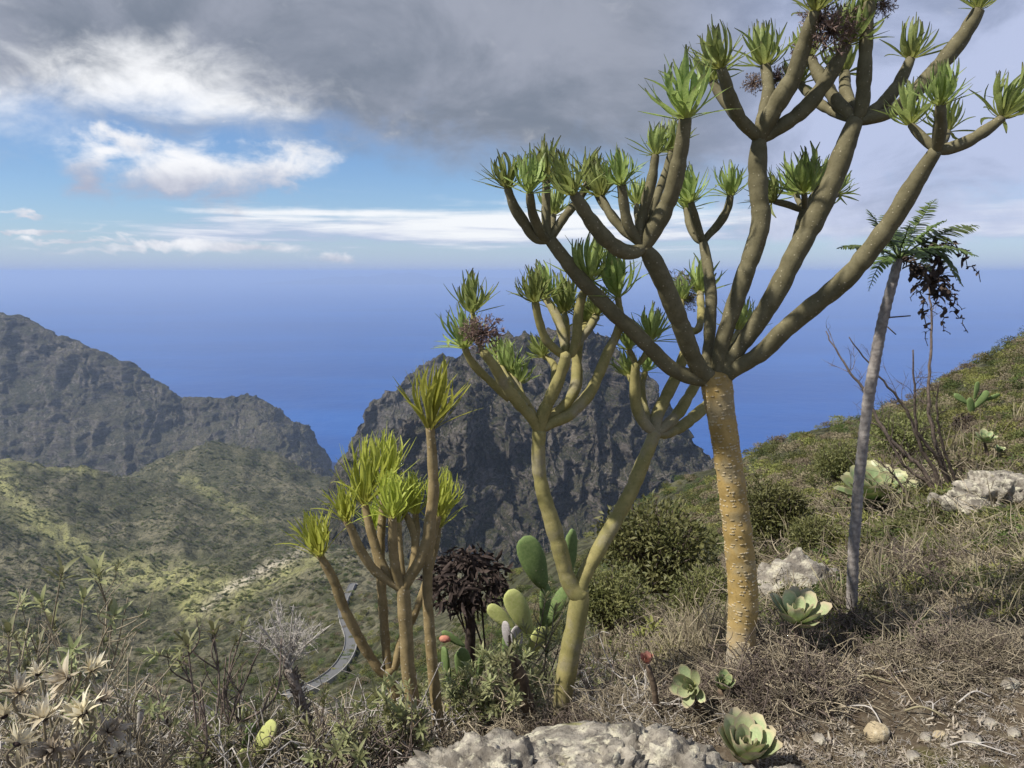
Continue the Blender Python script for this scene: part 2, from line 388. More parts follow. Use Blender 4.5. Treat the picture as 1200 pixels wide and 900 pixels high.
# ------------------------------------------------------------------ terrain: heights from surveyed profile lines
PXC = np.array([-900, -300, 0, 150, 300, 400, 500, 600, 700, 800, 900, 1000, 1100, 1200, 1500, 2100], float)
PROF = [   # depth, sight-line of the ground in each column
 (2.0,  [1150,1060,1010, 990, 955, 920, 893, 872, 850, 822, 792, 782, 772, 762, 730, 680]),
 (2.5,  [1130,1040,1000, 985, 955, 915, 882, 852, 820, 785, 757, 740, 733, 722, 690, 650]),
 (3.2,  [1100,1020, 990, 985, 958, 915, 878, 840, 800, 762, 725, 700, 682, 668, 640, 600]),
 (4.5,  [1060,1005, 985, 985, 962, 918, 876, 830, 785, 742, 692, 660, 630, 610, 580, 540]),
 (7.0,  [1010, 985, 976, 978, 962, 922, 880, 828, 775, 718, 655, 615, 577, 550, 505, 465]),
 (12.,  [ 965, 958, 960, 966, 955, 920, 878, 822, 760, 692, 618, 575, 535, 503, 445, 405]),
 (20.,  [ 925, 930, 942, 950, 940, 910, 868, 808, 742, 665, 588, 545, 502, 466, 395, 345]),
 (35.,  [ 885, 900, 918, 924, 915, 892, 850, 785, 715, 632, 556, 518, 472, 428, 345, 290]),
 (60.,  [ 850, 868, 886, 892, 884, 862, 815, 735, 668, 598, 524, 492, 452, 398, 305, 245]),
 (100., [ 818, 836, 856, 862, 850, 824, 765, 672, 622, 566, 530, 508, 480, 440, 370, 310]),
 (160., [ 785, 806, 826, 832, 815, 782, 730, 690, 660, 630, 600, 580, 560, 540, 500, 450]),
 (250., [ 750, 768, 788, 792, 772, 738, 715, 712, 705, 690, 680, 670, 670, 670, 650, 650]),
 (350., [ 722, 735, 752, 757, 738, 700, 700, 705, 705, 700, 700, 700, 700, 700, 700, 700]),
 (450., [ 698, 704, 722, 728, 698, 676, 690, 690, 690, 690, 690, 690, 690, 690, 690, 690]),
 (560., [ 672, 680, 698, 700, 678, 640, 672, 672, 672, 672, 672, 672, 672, 672, 672, 672]),
 (700., [ 630, 640, 664, 674, 658, 648, 668, 680, 660, 660, 660, 660, 660, 660, 660, 660]),
 (850., [ 575, 590, 610, 636, 632, 634, 665, 675, 650, 650, 650, 650, 650, 650, 650, 650]),
 (1000.,[ 530, 540, 556, 594, 606, 622, 655, 665, 640, 640, 640, 640, 640, 640, 640, 640]),
 (1150.,[ 500, 512, 532, 563, 586, 604, 640, 655, 630, 630, 630, 630, 630, 630, 630, 630]),
 (1350.,[ 540, 548, 560, 567, 566, 580, 620, 640, 620, 620, 620, 620, 620, 620, 620, 620]),
 (1550.,[ 570, 578, 580, 562, 548, 562, 610, 630, 615, 615, 615, 615, 615, 615, 615, 615]),
 (1900.,[ 600, 600, 600, 590, 570, 580, 610, 630, 615, 615, 615, 615, 615, 615, 615, 615]),
]
_ROWY = [.8, 1.4]; _RX = []; _RZ = []
_x08 = (PXC-600)/906/.90*.8
_RX.append(_x08); _RZ.append(-1.22+CAM[2]+np.clip(.20*_x08, -.5, .5))
_x14 = (PXC-600)/906/.905*1.4
_RX.append(_x14); _RZ.append(-1.24+CAM[2]+np.where(_x14 < 0, .26*_x14, .20*_x14)*(1/(1+.1*np.abs(_x14))))
for Yd, pys in PROF:
    p = at(PXC, np.array(pys, float), Yd); _ROWY.append(Yd); _RX.append(p[:, 0]); _RZ.append(p[:, 2])
_LY = np.log(np.array(_ROWY))
def _cubic_x(xq, xs, zs):       # monotone-ish cubic (finite-difference Hermite)
    m = np.gradient(zs, xs); i = np.clip(np.searchsorted(xs, xq)-1, 0, len(xs)-2)
    h = xs[i+1]-xs[i]; t = np.clip((xq-xs[i])/h, 0, 1)
    return (zs[i]*(1+2*t)*(1-t)**2+m[i]*h*t*(1-t)**2+zs[i+1]*t*t*(3-2*t)+m[i+1]*h*t*t*(t-1))
def zground(x, Y, detail=True):
    x = np.asarray(x, float); Y = np.asarray(Y, float); sh = np.broadcast(x, Y).shape
    x = np.broadcast_to(x, sh).ravel(); Y = np.broadcast_to(Y, sh).ravel()
    ly = np.log(np.clip(Y, .8, 1900.)); k = np.clip(np.searchsorted(_LY, ly)-1, 0, len(_LY)-2)
    out = np.zeros(len(x))
    for kk in np.unique(k):
        s = k == kk; t = (ly[s]-_LY[kk])/(_LY[kk+1]-_LY[kk])
        sc = np.exp(ly[s])          # compare along the same sight direction
        r0 = x[s]/sc*math.exp(_LY[kk]); r1 = x[s]/sc*math.exp(_LY[kk+1])
        z0 = (_cubic_x(r0, _RX[kk], _RZ[kk])-CAM[2])/math.exp(_LY[kk]); z1 = (_cubic_x(r1, _RX[kk+1], _RZ[kk+1])-CAM[2])/math.exp(_LY[kk+1])
        out[s] = CAM[2]+(z0*(1-t)+z1*t)*sc
    if detail:
        Yc = np.clip(Y, .8, None)
        a = .012*np.clip(Yc, 1, 12)**.9
        out += a*fbm(x*1.7, Y*1.7, 5)
        far = np.clip((Yc-15)/60, 0, 1)
        if ROAD is not None:
            m = (Y > 60) & (Y < 420) & (x < 60) & (x > -200)
            if m.any():
                dd = np.sqrt(((x[m][:, None]-ROAD[None, :, 0])**2+(Y[m][:, None]-ROAD[None, :, 1])**2)); j = dd.argmin(1); dm = dd.min(1)
                f_ = np.clip((dm-2.2)/7, 0, 1); far[m] *= f_; out[m] = out[m]*f_+(ROAD[j, 2]-.5)*(1-f_)
        out += far*np.minimum(.010*Yc, 5.)*fbm(x/14, Y/14, 4)
        cn = at(250, 520, 1480.); rc_ = np.hypot((x-cn[0])/1.25, Y-cn[1]); out += 74*np.clip(1-rc_/165, 0, 1)**1.1
        vf = np.clip((Yc-250)/400, 0, 1)
        out += vf*((ridged(x/210+4.2, Y/420+.25*x/210, 4)-.9)*9+fbm(x/60, Y/60, 5, .55)*4.5)
    return out.reshape(sh)
ROAD = None
def hit0(px, py, y0, y1):        # the same without the fine relief
    Y = np.exp(np.linspace(math.log(y0), math.log(y1), 1500)); P = at(px, py, Y)
    g = zground(P[:, 0], Y, False); b = np.nonzero(P[:, 2] <= g)[0]; i = b[0] if len(b) else len(Y)-1
    return np.array([P[i, 0], Y[i], g[i]])
def hit(px, py, y0=.9, y1=1800.):
    Y = np.exp(np.linspace(math.log(y0), math.log(y1), 1500)); P = at(px, py, Y)
    g = zground(P[:, 0], Y); b = np.nonzero(P[:, 2] <= g)[0]
    i = b[0] if len(b) else len(Y)-1
    return np.array([P[i, 0], Y[i], g[i]])
def hit_many(px, py, y0=.9, y1=1800., n=260):
    px = np.asarray(px, float); py = np.asarray(py, float)
    Y = np.exp(np.linspace(math.log(y0), math.log(y1), n)); x, yy, z = ray(px, py)
    res = np.full((len(px), 3), np.nan); done = np.zeros(len(px), bool)
    for Yi in Y:
        X = x/yy*Yi; Z = CAM[2]+z/yy*Yi; g = zground(X, np.full(len(px), Yi))
        n_ = (~done) & (Z <= g); res[n_] = np.stack([X[n_], np.full(n_.sum(), Yi), g[n_]], -1); done |= n_
        if done.all(): break
    return res[done]

ROAD_PX = [(335,818),(352,812),(366,806),(380,798),(394,787),(404,774),(410,760),(410,746),(405,733),(401,720),(402,707),(408,695),(413,686),(417,678)]
_rc = catmull(np.array([hit0(x, y, 60, 400) for x, y in ROAD_PX]), 10)
for _i in range(3): _rc[2:-2, 2] = np.convolve(_rc[:, 2], np.ones(5)/5, 'valid')
ROAD = _rc
def ground_mat():
    m, T, out = new_mat('dry_soil'); co = obj_coord(T)
    n1 = T.noise(co, 3., 7, .6); n2 = T.noise(co, 28., 7, .65); n3 = T.noise(co, 120., 4, .6)
    col = T.mix(T.ss(n1, .35, .65), (.065, .050, .034), (.11, .085, .058))
    col = T.mix(T.mul(T.ss(n2, .48, .66), .8), col, (.16, .135, .10))
    col = T.mix(T.mul(T.ss(T.noise(co, 5., 5, .6), .54, .66), .75), col, (.085, .085, .025))
    col = T.mix(T.mul(T.ss(n3, .5, .75), .5), col, (.05, .04, .03))
    p = principled(T, col, .95, .1, T.add(n2, T.mul(n3, .5)), .8, .015); T.l.new(p.outputs[0], out.inputs[0]); return m
def slope_mat(name, rock1, rock2, scrub1, scrub2, dry, s=1., rocky=.5, bdist=3., masks=False):
    m, T, out = new_mat(name); co = obj_coord(T)
    g = T.new('ShaderNodeNewGeometry'); sn = T.new('ShaderNodeSeparateXYZ'); T.l.new(g.outputs['True Normal'], sn.inputs[0])
    nb = T.noise(co, .006*s, 7, .6); nm = T.noise(co, .03*s, 7, .62); nf = T.noise(co, .14*s, 6, .65); nff = T.noise(co, .5*s, 3, .6)
    rock = T.mix(T.ss(T.add(T.mul(T.noise(co, .02*s, 8, .68), .5), T.mul(T.noise(co, .085*s, 5, .65), .5)), .42, .58), rock1, rock2)
    scrub = T.mix(T.ss(nf, .42, .62), scrub1, scrub2)
    soft = T.mix(T.ss(T.add(T.mul(nm, .55), T.mul(nb, .45)), .46, .60), scrub, dry)
    soft = T.mix(T.mul(T.ss(nff, .5, .66), .75), soft, tuple(k*.55 for k in scrub1))
    mp = T.new('ShaderNodeMapping'); T.l.new(co, mp.inputs[0]); mp.inputs['Scale'].default_value = (.12, .12, 1.5)
    strata = T.noise(mp.outputs[0], .05*s, 5, .6, .5)
    rock = T.mix(T.mul(T.ss(strata, .50, .60), .6), rock, tuple(min(1, k*1.35) for k in rock2)); rock = T.mix(T.mul(T.ss(strata, .46, .38), .6), rock, tuple(k*.7 for k in rock1))
    soft = T.mix(T.mul(T.ss(T.noise(co, .2*s, 3, .55), .52, .60), .7), soft, tuple(k*.5 for k in scrub1))
    steep = T.add(T.sub(1., sn.outputs[2]), T.mul(T.sub(nm, .5), .7))
    col = T.mix(T.ss(steep, rocky-.12, rocky+.16), soft, rock)
    col = T.mix(T.mul(T.ss(nff, .56, .72), .5), col, tuple(k*.5 for k in rock1))
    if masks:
        for an, cc in (('painted_sun', (.31, .305, .13)), ('bare', (.46, .41, .32))):  # yellow-green stands in for sunlight on the slope; the tan is bare rock
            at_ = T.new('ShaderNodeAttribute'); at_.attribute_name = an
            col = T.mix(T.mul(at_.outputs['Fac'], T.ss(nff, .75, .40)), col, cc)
    p = principled(T, col, .95, .05, T.add(nf, T.mul(nff, .5)), .9, bdist); T.l.new(p.outputs[0], out.inputs[0]); return m
M['soil'] = ground_mat()
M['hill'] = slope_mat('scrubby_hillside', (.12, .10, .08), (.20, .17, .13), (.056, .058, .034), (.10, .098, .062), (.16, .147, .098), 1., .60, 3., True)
M['ridge'] = slope_mat('far_ridge_rock', (.066, .060, .056), (.17, .153, .136), (.064, .066, .046), (.105, .102, .07), (.14, .127, .09), .9, .38, 14.)
M['mount'] = slope_mat('dark_basalt_mountain', (.062, .055, .050), (.185, .163, .142), (.052, .055, .031), (.094, .09, .055), (.13, .117, .082), 1.3, .42, 14.)

def grid_mesh(name, X, Y, Z, material):
    r, c = X.shape; V = np.stack([X, Y, Z], -1).reshape(-1, 3)
    i = np.arange(r-1)[:, None]*c; j = np.arange(c-1)[None, :]
    q = np.stack([i+j, i+j+1, i+c+j+1, i+c+j], -1).reshape(-1, 4)
    return MB().add(V, q).mesh(name, material)

# near ground round the viewpoint, then the hillside running down into the valley
gx, gy = np.meshgrid(np.linspace(-9, 9, 200), np.linspace(-8, 3.0, 130))
gz = zground(gx, np.maximum(gy, .8)) - .05 - .25*np.clip((np.abs(gx)/np.maximum(gy, .8)/1.2 < 1)*(gy > .8), 0, 1)
tag(link('path', grid_mesh('path', gx, gy, gz, M['soil'])), kind='structure')
U, LYg = np.meshgrid(np.linspace(-1.35, 1.35, 520), np.linspace(math.log(.7), math.log(14.), 230)); Yg = np.exp(LYg)
tag(link('ground', grid_mesh('ground', U*Yg, Yg, zground(U*Yg, Yg), M['soil'])), kind='structure')
U, LYg = np.meshgrid(np.linspace(-1.35, 1.35, 640), np.linspace(math.log(13.6), math.log(1900.), 430)); Yg = np.exp(LYg)
zh = np.maximum(zground(U*Yg, Yg), -670)-.02
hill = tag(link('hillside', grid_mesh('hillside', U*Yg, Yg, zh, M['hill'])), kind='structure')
def to_px(X, Y, Z):
    dy, dz = Y-CAM[1], Z-CAM[2]; f = dy*cp-dz*sp; u = dy*sp+dz*cp
    return W0/2+F*X/f, H0/2-F*u/f
def near_line(PX, PY, pts, w):
    best = np.full(PX.shape, 1e9)
    for (ax, ay), (bx, by) in zip(pts[:-1], pts[1:]):
        t = np.clip(((PX-ax)*(bx-ax)+(PY-ay)*(by-ay))/((bx-ax)**2+(by-ay)**2), 0, 1)
        best = np.minimum(best, np.hypot(PX-ax-t*(bx-ax), PY-ay-t*(by-ay)))
    return np.exp(-(best/w)**2)
# sunlight streaks painted into the ground colour, and bare rock; stored on the mesh
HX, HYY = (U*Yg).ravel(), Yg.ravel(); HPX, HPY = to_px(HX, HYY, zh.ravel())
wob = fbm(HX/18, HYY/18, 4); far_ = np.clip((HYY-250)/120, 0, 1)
sun_mask = far_*np.clip(near_line(HPX, HPY, [(120, 668), (210, 678), (260, 690), (225, 712)], 18)*1.1+near_line(HPX, HPY, [(0, 555), (30, 600), (90, 640)], 15)+.8*near_line(HPX, HPY, [(270, 705), (330, 672), (372, 650)], 10)+.7*near_line(HPX, HPY, [(0, 533), (60, 545), (110, 552)], 6)+.6*near_line(HPX, HPY, [(215, 560), (260, 585), (300, 610)], 7), 0, 1)*np.clip(.75+1.2*wob, 0, 1)
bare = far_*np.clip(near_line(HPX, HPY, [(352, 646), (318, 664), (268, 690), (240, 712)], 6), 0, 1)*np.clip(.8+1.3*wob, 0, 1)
for an, arr in (('painted_sun', sun_mask), ('bare', bare)):
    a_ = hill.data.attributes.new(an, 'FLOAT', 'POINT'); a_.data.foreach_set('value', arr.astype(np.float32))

def loft(name, px, rows, material, nu=420, nv=240, amp=40., wl=260., seed=0., kind_pow=1.0):
    """rows: (depth list or value, sight-line list) from the foot to the back of a landform"""
    px = np.array(px, float); pts = []
    for d, pys in rows:
        pts.append(at(px, np.array(pys, float), np.broadcast_to(np.array(d, float), px.shape).copy()))
    P = np.array(pts)                                     # rows x cols x 3
    P = np.array([catmull(P[:, j], max(2, nv//(len(rows)-1))) for j in range(P.shape[1])])   # cols x nv x 3
    tt = np.linspace(0, P.shape[0]-1, nu); i = np.clip(tt.astype(int), 0, P.shape[0]-2); f = (tt-i)[:, None, None]
    f = f*f*(3-2*f)*.5+f*.5
    G = P[i]*(1-f)+P[i+1]*f
    X, Y, Z = G[..., 0].copy(), G[..., 1].copy(), G[..., 2].copy()
    n = ridged(X/wl+seed, Y/(wl*1.3)+seed*.7+.35*perlin(X/wl*2, Y/wl*2), 7, .55)-1.0
    n2 = fbm(X/wl*4+seed, Z/wl*6+Y/wl*2, 5, .6)
    uu = np.linspace(0, 1, nu)[:, None]*np.ones(X.shape)*(X.max()-X.min())/(wl*.9); vv = np.linspace(0, 1, X.shape[1])[None, :]*np.ones(X.shape)
    rib = ridged(uu+seed+.35*fbm(uu*1.3, vv*5, 3), vv*1.6+seed, 5, .5)-.9
    sh = np.sin(np.pi*np.clip(vv*1.15, 0, 1))
    Y = Y-rib*amp*1.0*sh; Z = Z+rib*amp*.3*sh*(vv < .55)
    big = ridged(X/(wl*2.6)+seed*1.7, Y/(wl*2.6)-seed, 2, .5)-1.0
    Z = Z+amp*n*.55+amp*.32*n2+amp*.6*big
    X = X+amp*.35*fbm(Z/wl*3, X/wl*3+seed, 5, .6); Y = Y+amp*.5*fbm(X/wl*3.1+7, Z/wl*3.7+seed, 6, .6)
    Z = np.maximum(Z, -675)
    return link(name, grid_mesh(name, X, Y, Z, material))
# far ridge on the left, running out into the sea
PA = [-500, -300, -150, 0, 50, 100, 150, 180, 210, 245, 275, 300, 325, 345, 362, 376, 388, 402]
A_ridge = [300, 330, 345, 366, 380, 400, 424, 440, 458, 462, 464, 460, 476, 490, 500, 516, 538, 570]
tag(tag(loft('ridge', PA, [
    (1750, [640]*18), (2000, [500, 520, 540, 560, 566, 570, 572, 572, 572, 570, 568, 560, 556, 556, 560, 562, 566, 580]),
    (2180, [420, 440, 460, 480, 490, 500, 510, 520, 528, 530, 526, 512, 512, 520, 528, 540, 552, 575]),
    (2380, [350, 380, 395, 415, 428, 444, 462, 472, 484, 488, 488, 478, 488, 500, 512, 526, 544, 572]),
    (2500, A_ridge), (2650, [k+45 for k in A_ridge]), (3000, [k+150 for k in A_ridge])], M['ridge'], 480, 320, 26., 230., 2.), kind='structure'))
# the spur with the pointed outcrop
PE = [380, 405, 420, 440, 460, 480, 500, 520, 545, 580, 640]
E_ridge = [580, 528, 500, 478, 458, 444, 432, 424, 420, 430, 470]
tag(loft('rocky_spur', PE, [(1500, [640]*11), (1620, [k+45 for k in E_ridge]), (1720, E_ridge), (1900, [k+120 for k in E_ridge])], M['ridge'], 160, 120, 26., 150., 5.), kind='structure')
# the dark mountain across the gorge
PD = [330, 375, 395, 412, 432, 455, 480, 505, 525, 545, 565, 590, 620, 645, 662, 690, 705, 725, 745, 770, 800, 828, 860, 910, 980, 1080]
D3 = [700, 640, 590, 560, 540, 520, 492, 455, 430, 416, 404, 398, 398, 394, 388, 384, 392, 406, 428, 456, 488, 516, 536, 560, 590, 620]
D2 = [690, 590, 546, 528, 516, 505, 494, 482, 474, 478, 488, 500, 512, 520, 518, 520, 525, 530, 540, 552, 566, 580, 592, 610, 630, 650]
tag(loft('mountain', PD, [
    (560, [760]*26), (690, [720, 690, 672, 664, 660, 660, 662, 666, 670, 674, 678, 680, 680, 680, 680, 680, 680, 680, 680, 680, 680, 680, 682, 690, 700, 715]),
    (820, [700, 646, 624, 614, 610, 608, 608, 610, 616, 622, 628, 632, 634, 634, 632, 632, 632, 632, 634, 636, 640, 645, 650, 656, 668, 690]),
    (930, [695, 612, 580, 566, 560, 556, 552, 548, 548, 552, 560, 570, 576, 580, 580, 580, 584, 590, 596, 602, 610, 618, 626, 640, 655, 675]),
    (1000, D2), (1090, [int(.55*a+.45*b) for a, b in zip(D2, D3)]), (1180, D3), (1260, [k+40 for k in D3]), (1450, [k+140 for k in D3])], M['mount'], 560, 440, 25., 120., 9.), kind='structure')

# ------------------------------------------------------------------ sea, far island, haze
def sea_mat():
    m, T, out = new_mat('sea_water'); co = obj_coord(T)
    n = T.noise(co, .004, 6, .6); sx_ = T.new('ShaderNodeMapping'); T.l.new(co, sx_.inputs[0]); sx_.inputs['Scale'].default_value = (.3, 1., 1.)
    n2 = T.noise(sx_.outputs[0], .0011, 7, .62, .4)
    col = T.mix(T.ss(n2, .36, .66), (.002, .050, .23), (.004, .078, .31))
    p = principled(T, col, .35, .2, n, .25, 30.); T.l.new(p.outputs[0], out.inputs[0]); return m
SEA = -650.0
rr = np.concatenate([[300], np.geomspace(600, 118000, 60)]); aa = np.linspace(-math.pi*.62, math.pi*.62, 90)
RR, AA = np.meshgrid(rr, aa, indexing='ij')
tag(link('sea', grid_mesh('sea', RR*np.sin(AA), RR*np.cos(AA), np.full(RR.shape, SEA), sea_mat())), kind='structure')
ia = np.linspace(0, 1, 120); ib = np.linspace(-1, 1, 40); IA, IB = np.meshgrid(ia, ib, indexing='ij')
d0 = 42000.
x0 = (315-600)/F*d0*.99; x1 = (640-600)/F*d0*.99
prof = np.sin(np.pi*IA)**.8*(.55+.35*fbm(IA*5, IA*0+2, 4))+.12
IZ = SEA-4+760*np.clip(prof*(1-np.abs(IB)**1.5)-.06, -.005, 1)
tag(link('island', grid_mesh('island', x0+(x1-x0)*IA, d0+IB*3500, IZ, M['ridge'])), kind='structure')

def haze():
    m, T, out = new_mat('sea_haze')
    v = T.new('ShaderNodeVolumePrincipled'); v.inputs['Color'].default_value = (.45, .575, .80, 1); v.inputs['Density'].default_value = 1/13500.
    v.inputs['Anisotropy'].default_value = .1
    T.l.new(v.outputs[0], out.inputs['Volume'])
    a, b = np.array([-120000, -9000, SEA-30.]), np.array([120000, 120000, 32.])
    V = [(x, y, z) for z in (a[2], b[2]) for y in (a[1], b[1]) for x in (a[0], b[0])]
    q = [(0, 2, 3, 1), (4, 5, 7, 6), (0, 1, 5, 4), (2, 6, 7, 3), (0, 4, 6, 2), (1, 3, 7, 5)]
    tag(link('haze', MB().add(V, q).mesh('haze', m, False)), kind='stuff')
haze()
# ------------------------------------------------------------------ kleinia trees
def rosette_mesh(name, material, nl, wid, spread, curl, seed, wav=.25):
    global rng
    rng = np.random.default_rng(seed); mb = MB()
    for i in range(nl):
        t = (i+.5)/nl; th = spread*t**.8*(.85+.3*rng.random()); ph = i*2.39996+rng.uniform(-.3, .3)
        d = np.array([math.sin(th)*math.cos(ph), math.sin(th)*math.sin(ph), math.cos(th)])
        up = np.array([-math.cos(th)*math.cos(ph), -math.cos(th)*math.sin(ph), math.sin(th)])
        L = (.72+.28*rng.random())*(1.0-.12*t); b = np.array([math.cos(ph), math.sin(ph), 0])*.07*t+np.array([0, 0, -.06*t+.03])
        blade(mb, b, d, up, L, wid*(.8+.4*rng.random()), curl*rng.uniform(-1.5, .45)*(.4+t)+(1.6 if rng.random() < .08 else 0), .4, 6, .22, .6, wav, .5)
    return mb.mesh(name, material)
ROS1 = [rosette_mesh('leaf_rosette', M['kleaf'], 34+4*k, .086, 1.3, .9, 20+k, .5) for k in range(5)]
ROS3 = [rosette_mesh('young_rosette', M['kleaf3'], 50, .052, .85, .8, 40+k, .5) for k in range(4)]

def head_mesh(name, material, n, seed):
    global rng
    rng = np.random.default_rng(seed); mb = MB()
    for i in range(n):
        d = unit(rng.standard_normal(3)+np.array([0, 0, .2])); L = .55+.45*rng.random()
        P = np.array([[0, 0, 0], d*L*.5+rng.standard_normal(3)*.08, d*L+rng.standard_normal(3)*.1])
        tube(mb, P, [.02, .014, .01], 3, False)
        for k in range(4):
            e = unit(d+rng.standard_normal(3)*.9); blade(mb, P[-1], e, rng.standard_normal(3), .17+.10*rng.random(), .06, rng.uniform(-1, 1), .3, 2)
    return mb.mesh(name, material)
HEADS = [head_mesh('dried_flower_head', M['dryhead'], 150, 60), head_mesh('dried_flower_head', M['dryhead2'], 110, 61)]

def place(name, me, parent, origin, pos, axis, scale, spin):
    q = Vector((0, 0, 1)).rotation_difference(Vector(axis)); 
    o = link(name, me, parent)
    o.matrix_local = Matrix.Translation(Vector(pos)-Vector(origin)) @ (q.to_matrix() @ Matrix.Rotation(spin, 3, 'Z')).to_4x4() @ Matrix.Diagonal((scale, scale, scale, 1))
    return o

def stem_mesh(name, P2, d0, d1, material, origin, nodes=.045, n=12, rag=.012, pinch=.13, slim=1.):
    """P2: (px, py, radius px); depth runs from d0 to d1"""
    P2 = np.array(P2, float); k = len(P2)
    seg = np.concatenate([[0], np.cumsum(np.hypot(*np.diff(P2[:, :2], axis=0).T))]); t = seg/seg[-1]
    Y = d0+(d1-d0)*t
    W = np.array([at(a, b, y) for (a, b, _), y in zip(P2, Y)]); Rm = P2[:, 2]*Y/F*slim
    Q = catmull(np.hstack([W, Rm[:, None]]), 7); C, r = Q[:, :3], np.maximum(Q[:, 3], .002)
    L = np.concatenate([[0], np.cumsum(np.linalg.norm(np.diff(C, axis=0), axis=1))])
    # resample evenly, swell between joints
    m = max(8, int(L[-1]/.008)); ls = np.linspace(0, L[-1], m)
    C = np.stack([np.interp(ls, L, C[:, i]) for i in range(3)], -1); r = np.interp(ls, L, r)
    if nodes:
        sgl = nodes*(2.2+.4*math.sin(P2[0, 0])); ph = (ls % sgl)/sgl
        r = r*(1.0+pinch*.2-pinch*np.exp(-(np.minimum(ph, 1-ph)*sgl/.010)**2))
    C = C+rag*.1*np.stack([fbm(ls*9+P2[0, 0], ls*0+k, 3), fbm(ls*9, ls*0+P2[0, 1], 3), 0*ls], -1)
    r = r*(1+.05*fbm(ls*30, ls*0+P2[0, 0]*.13, 3))
    mb = MB(); tube(mb, C-np.asarray(origin), r, n)
    return mb.mesh(name, material), C, r, Y

def kleinia(name, label, base, trunk, subs, mats, ros, leaf, seed, scars=0, rnd=.0):
    """subs: list of dicts (branches); a branch may carry its own twigs"""
    global rng
    rg = np.random.default_rng(seed)
    T_ = empty(name, base, label, 'tree', 'branching succulent trees'); d0 = base[1]
    me, C, r, Y = stem_mesh('trunk', trunk, d0, d0, mats[0], base, nodes=0., n=20, slim=.95 if seed != 13 else .9)
    tr = link('trunk', me, T_)
    if scars:
        mb = MB(); rng = np.random.default_rng(5)
        Tn, Nn, Bn = frames(C); L = np.concatenate([[0], np.cumsum(np.linalg.norm(np.diff(C, axis=0), axis=1))])
        for i in range(scars):
            l = rng.random()*L[-1]; j = min(len(C)-1, int(np.searchsorted(L, l))); a = rng.uniform(0, 2*math.pi)
            o = math.cos(a)*Nn[j]+math.sin(a)*Bn[j]; tg = np.cross(Tn[j], o); c = C[j]+o*(r[j]-.0012)
            w, h, e = .0062*rng.uniform(.5, 1.3), .0042*rng.uniform(.6, 1.3), .0028
            V = [c-tg*w, c+tg*w, c+Tn[j]*h*.4, c-Tn[j]*h*1.3, c+o*e-tg*w*.5-Tn[j]*h*.4, c+o*e+tg*w*.5-Tn[j]*h*.4]
            mb.add(np.array(V)-np.asarray(base), None, [(0, 4, 2), (2, 4, 5), (2, 5, 1), (0, 3, 4), (3, 5, 4), (3, 1, 5)])
        tag(link('leaf_scar', mb.mesh('leaf_scar', M['scar']), tr), kind='stuff')
    def grow(spec, parent, ds, depth):
        pts, dd = spec['p'], spec.get('d', 0.)
        me, C, r, Y = stem_mesh('branch', pts, ds, ds+dd, spec.get('m', mats[1]), base, n=14 if depth < 2 else 10, pinch=.085 if depth < 2 else .13, slim=.81 if seed == 11 else .88)
        # never nest deeper than thing > part > sub-part
        b = link('branch', me, parent if depth < 2 else T_)
        tips = spec.get('tips', [1.] if not spec.get('s') else [])
        own = b if depth != 1 else b
        holder = b
        for k, sc in enumerate(tips):
            ax = unit(C[-1]-C[-4]); ax = unit(ax*.6+np.array([0, 0, .75])+rg.standard_normal(3)*.12)
            place('leaf_rosette', ros[rg.integers(len(ros))], holder, base, C[-1]+ax*.002, ax, leaf*sc*(.82+.36*rg.random()), rg.uniform(0, 6.28))
        for hd in spec.get('heads', []):
            hx, hy, hr, kind = hd
            place('dried_flower_head', HEADS[kind], holder, base, at(hx, hy, ds+dd+.02), (0, 0, 1), hr*.82*(ds+dd)/F, rg.uniform(0, 6))
        for s in spec.get('s', []): grow(s, T_, ds+dd, 2)
    for s in subs: grow(s, T_, d0+s.get('d0', 0.), 1)
    return T_

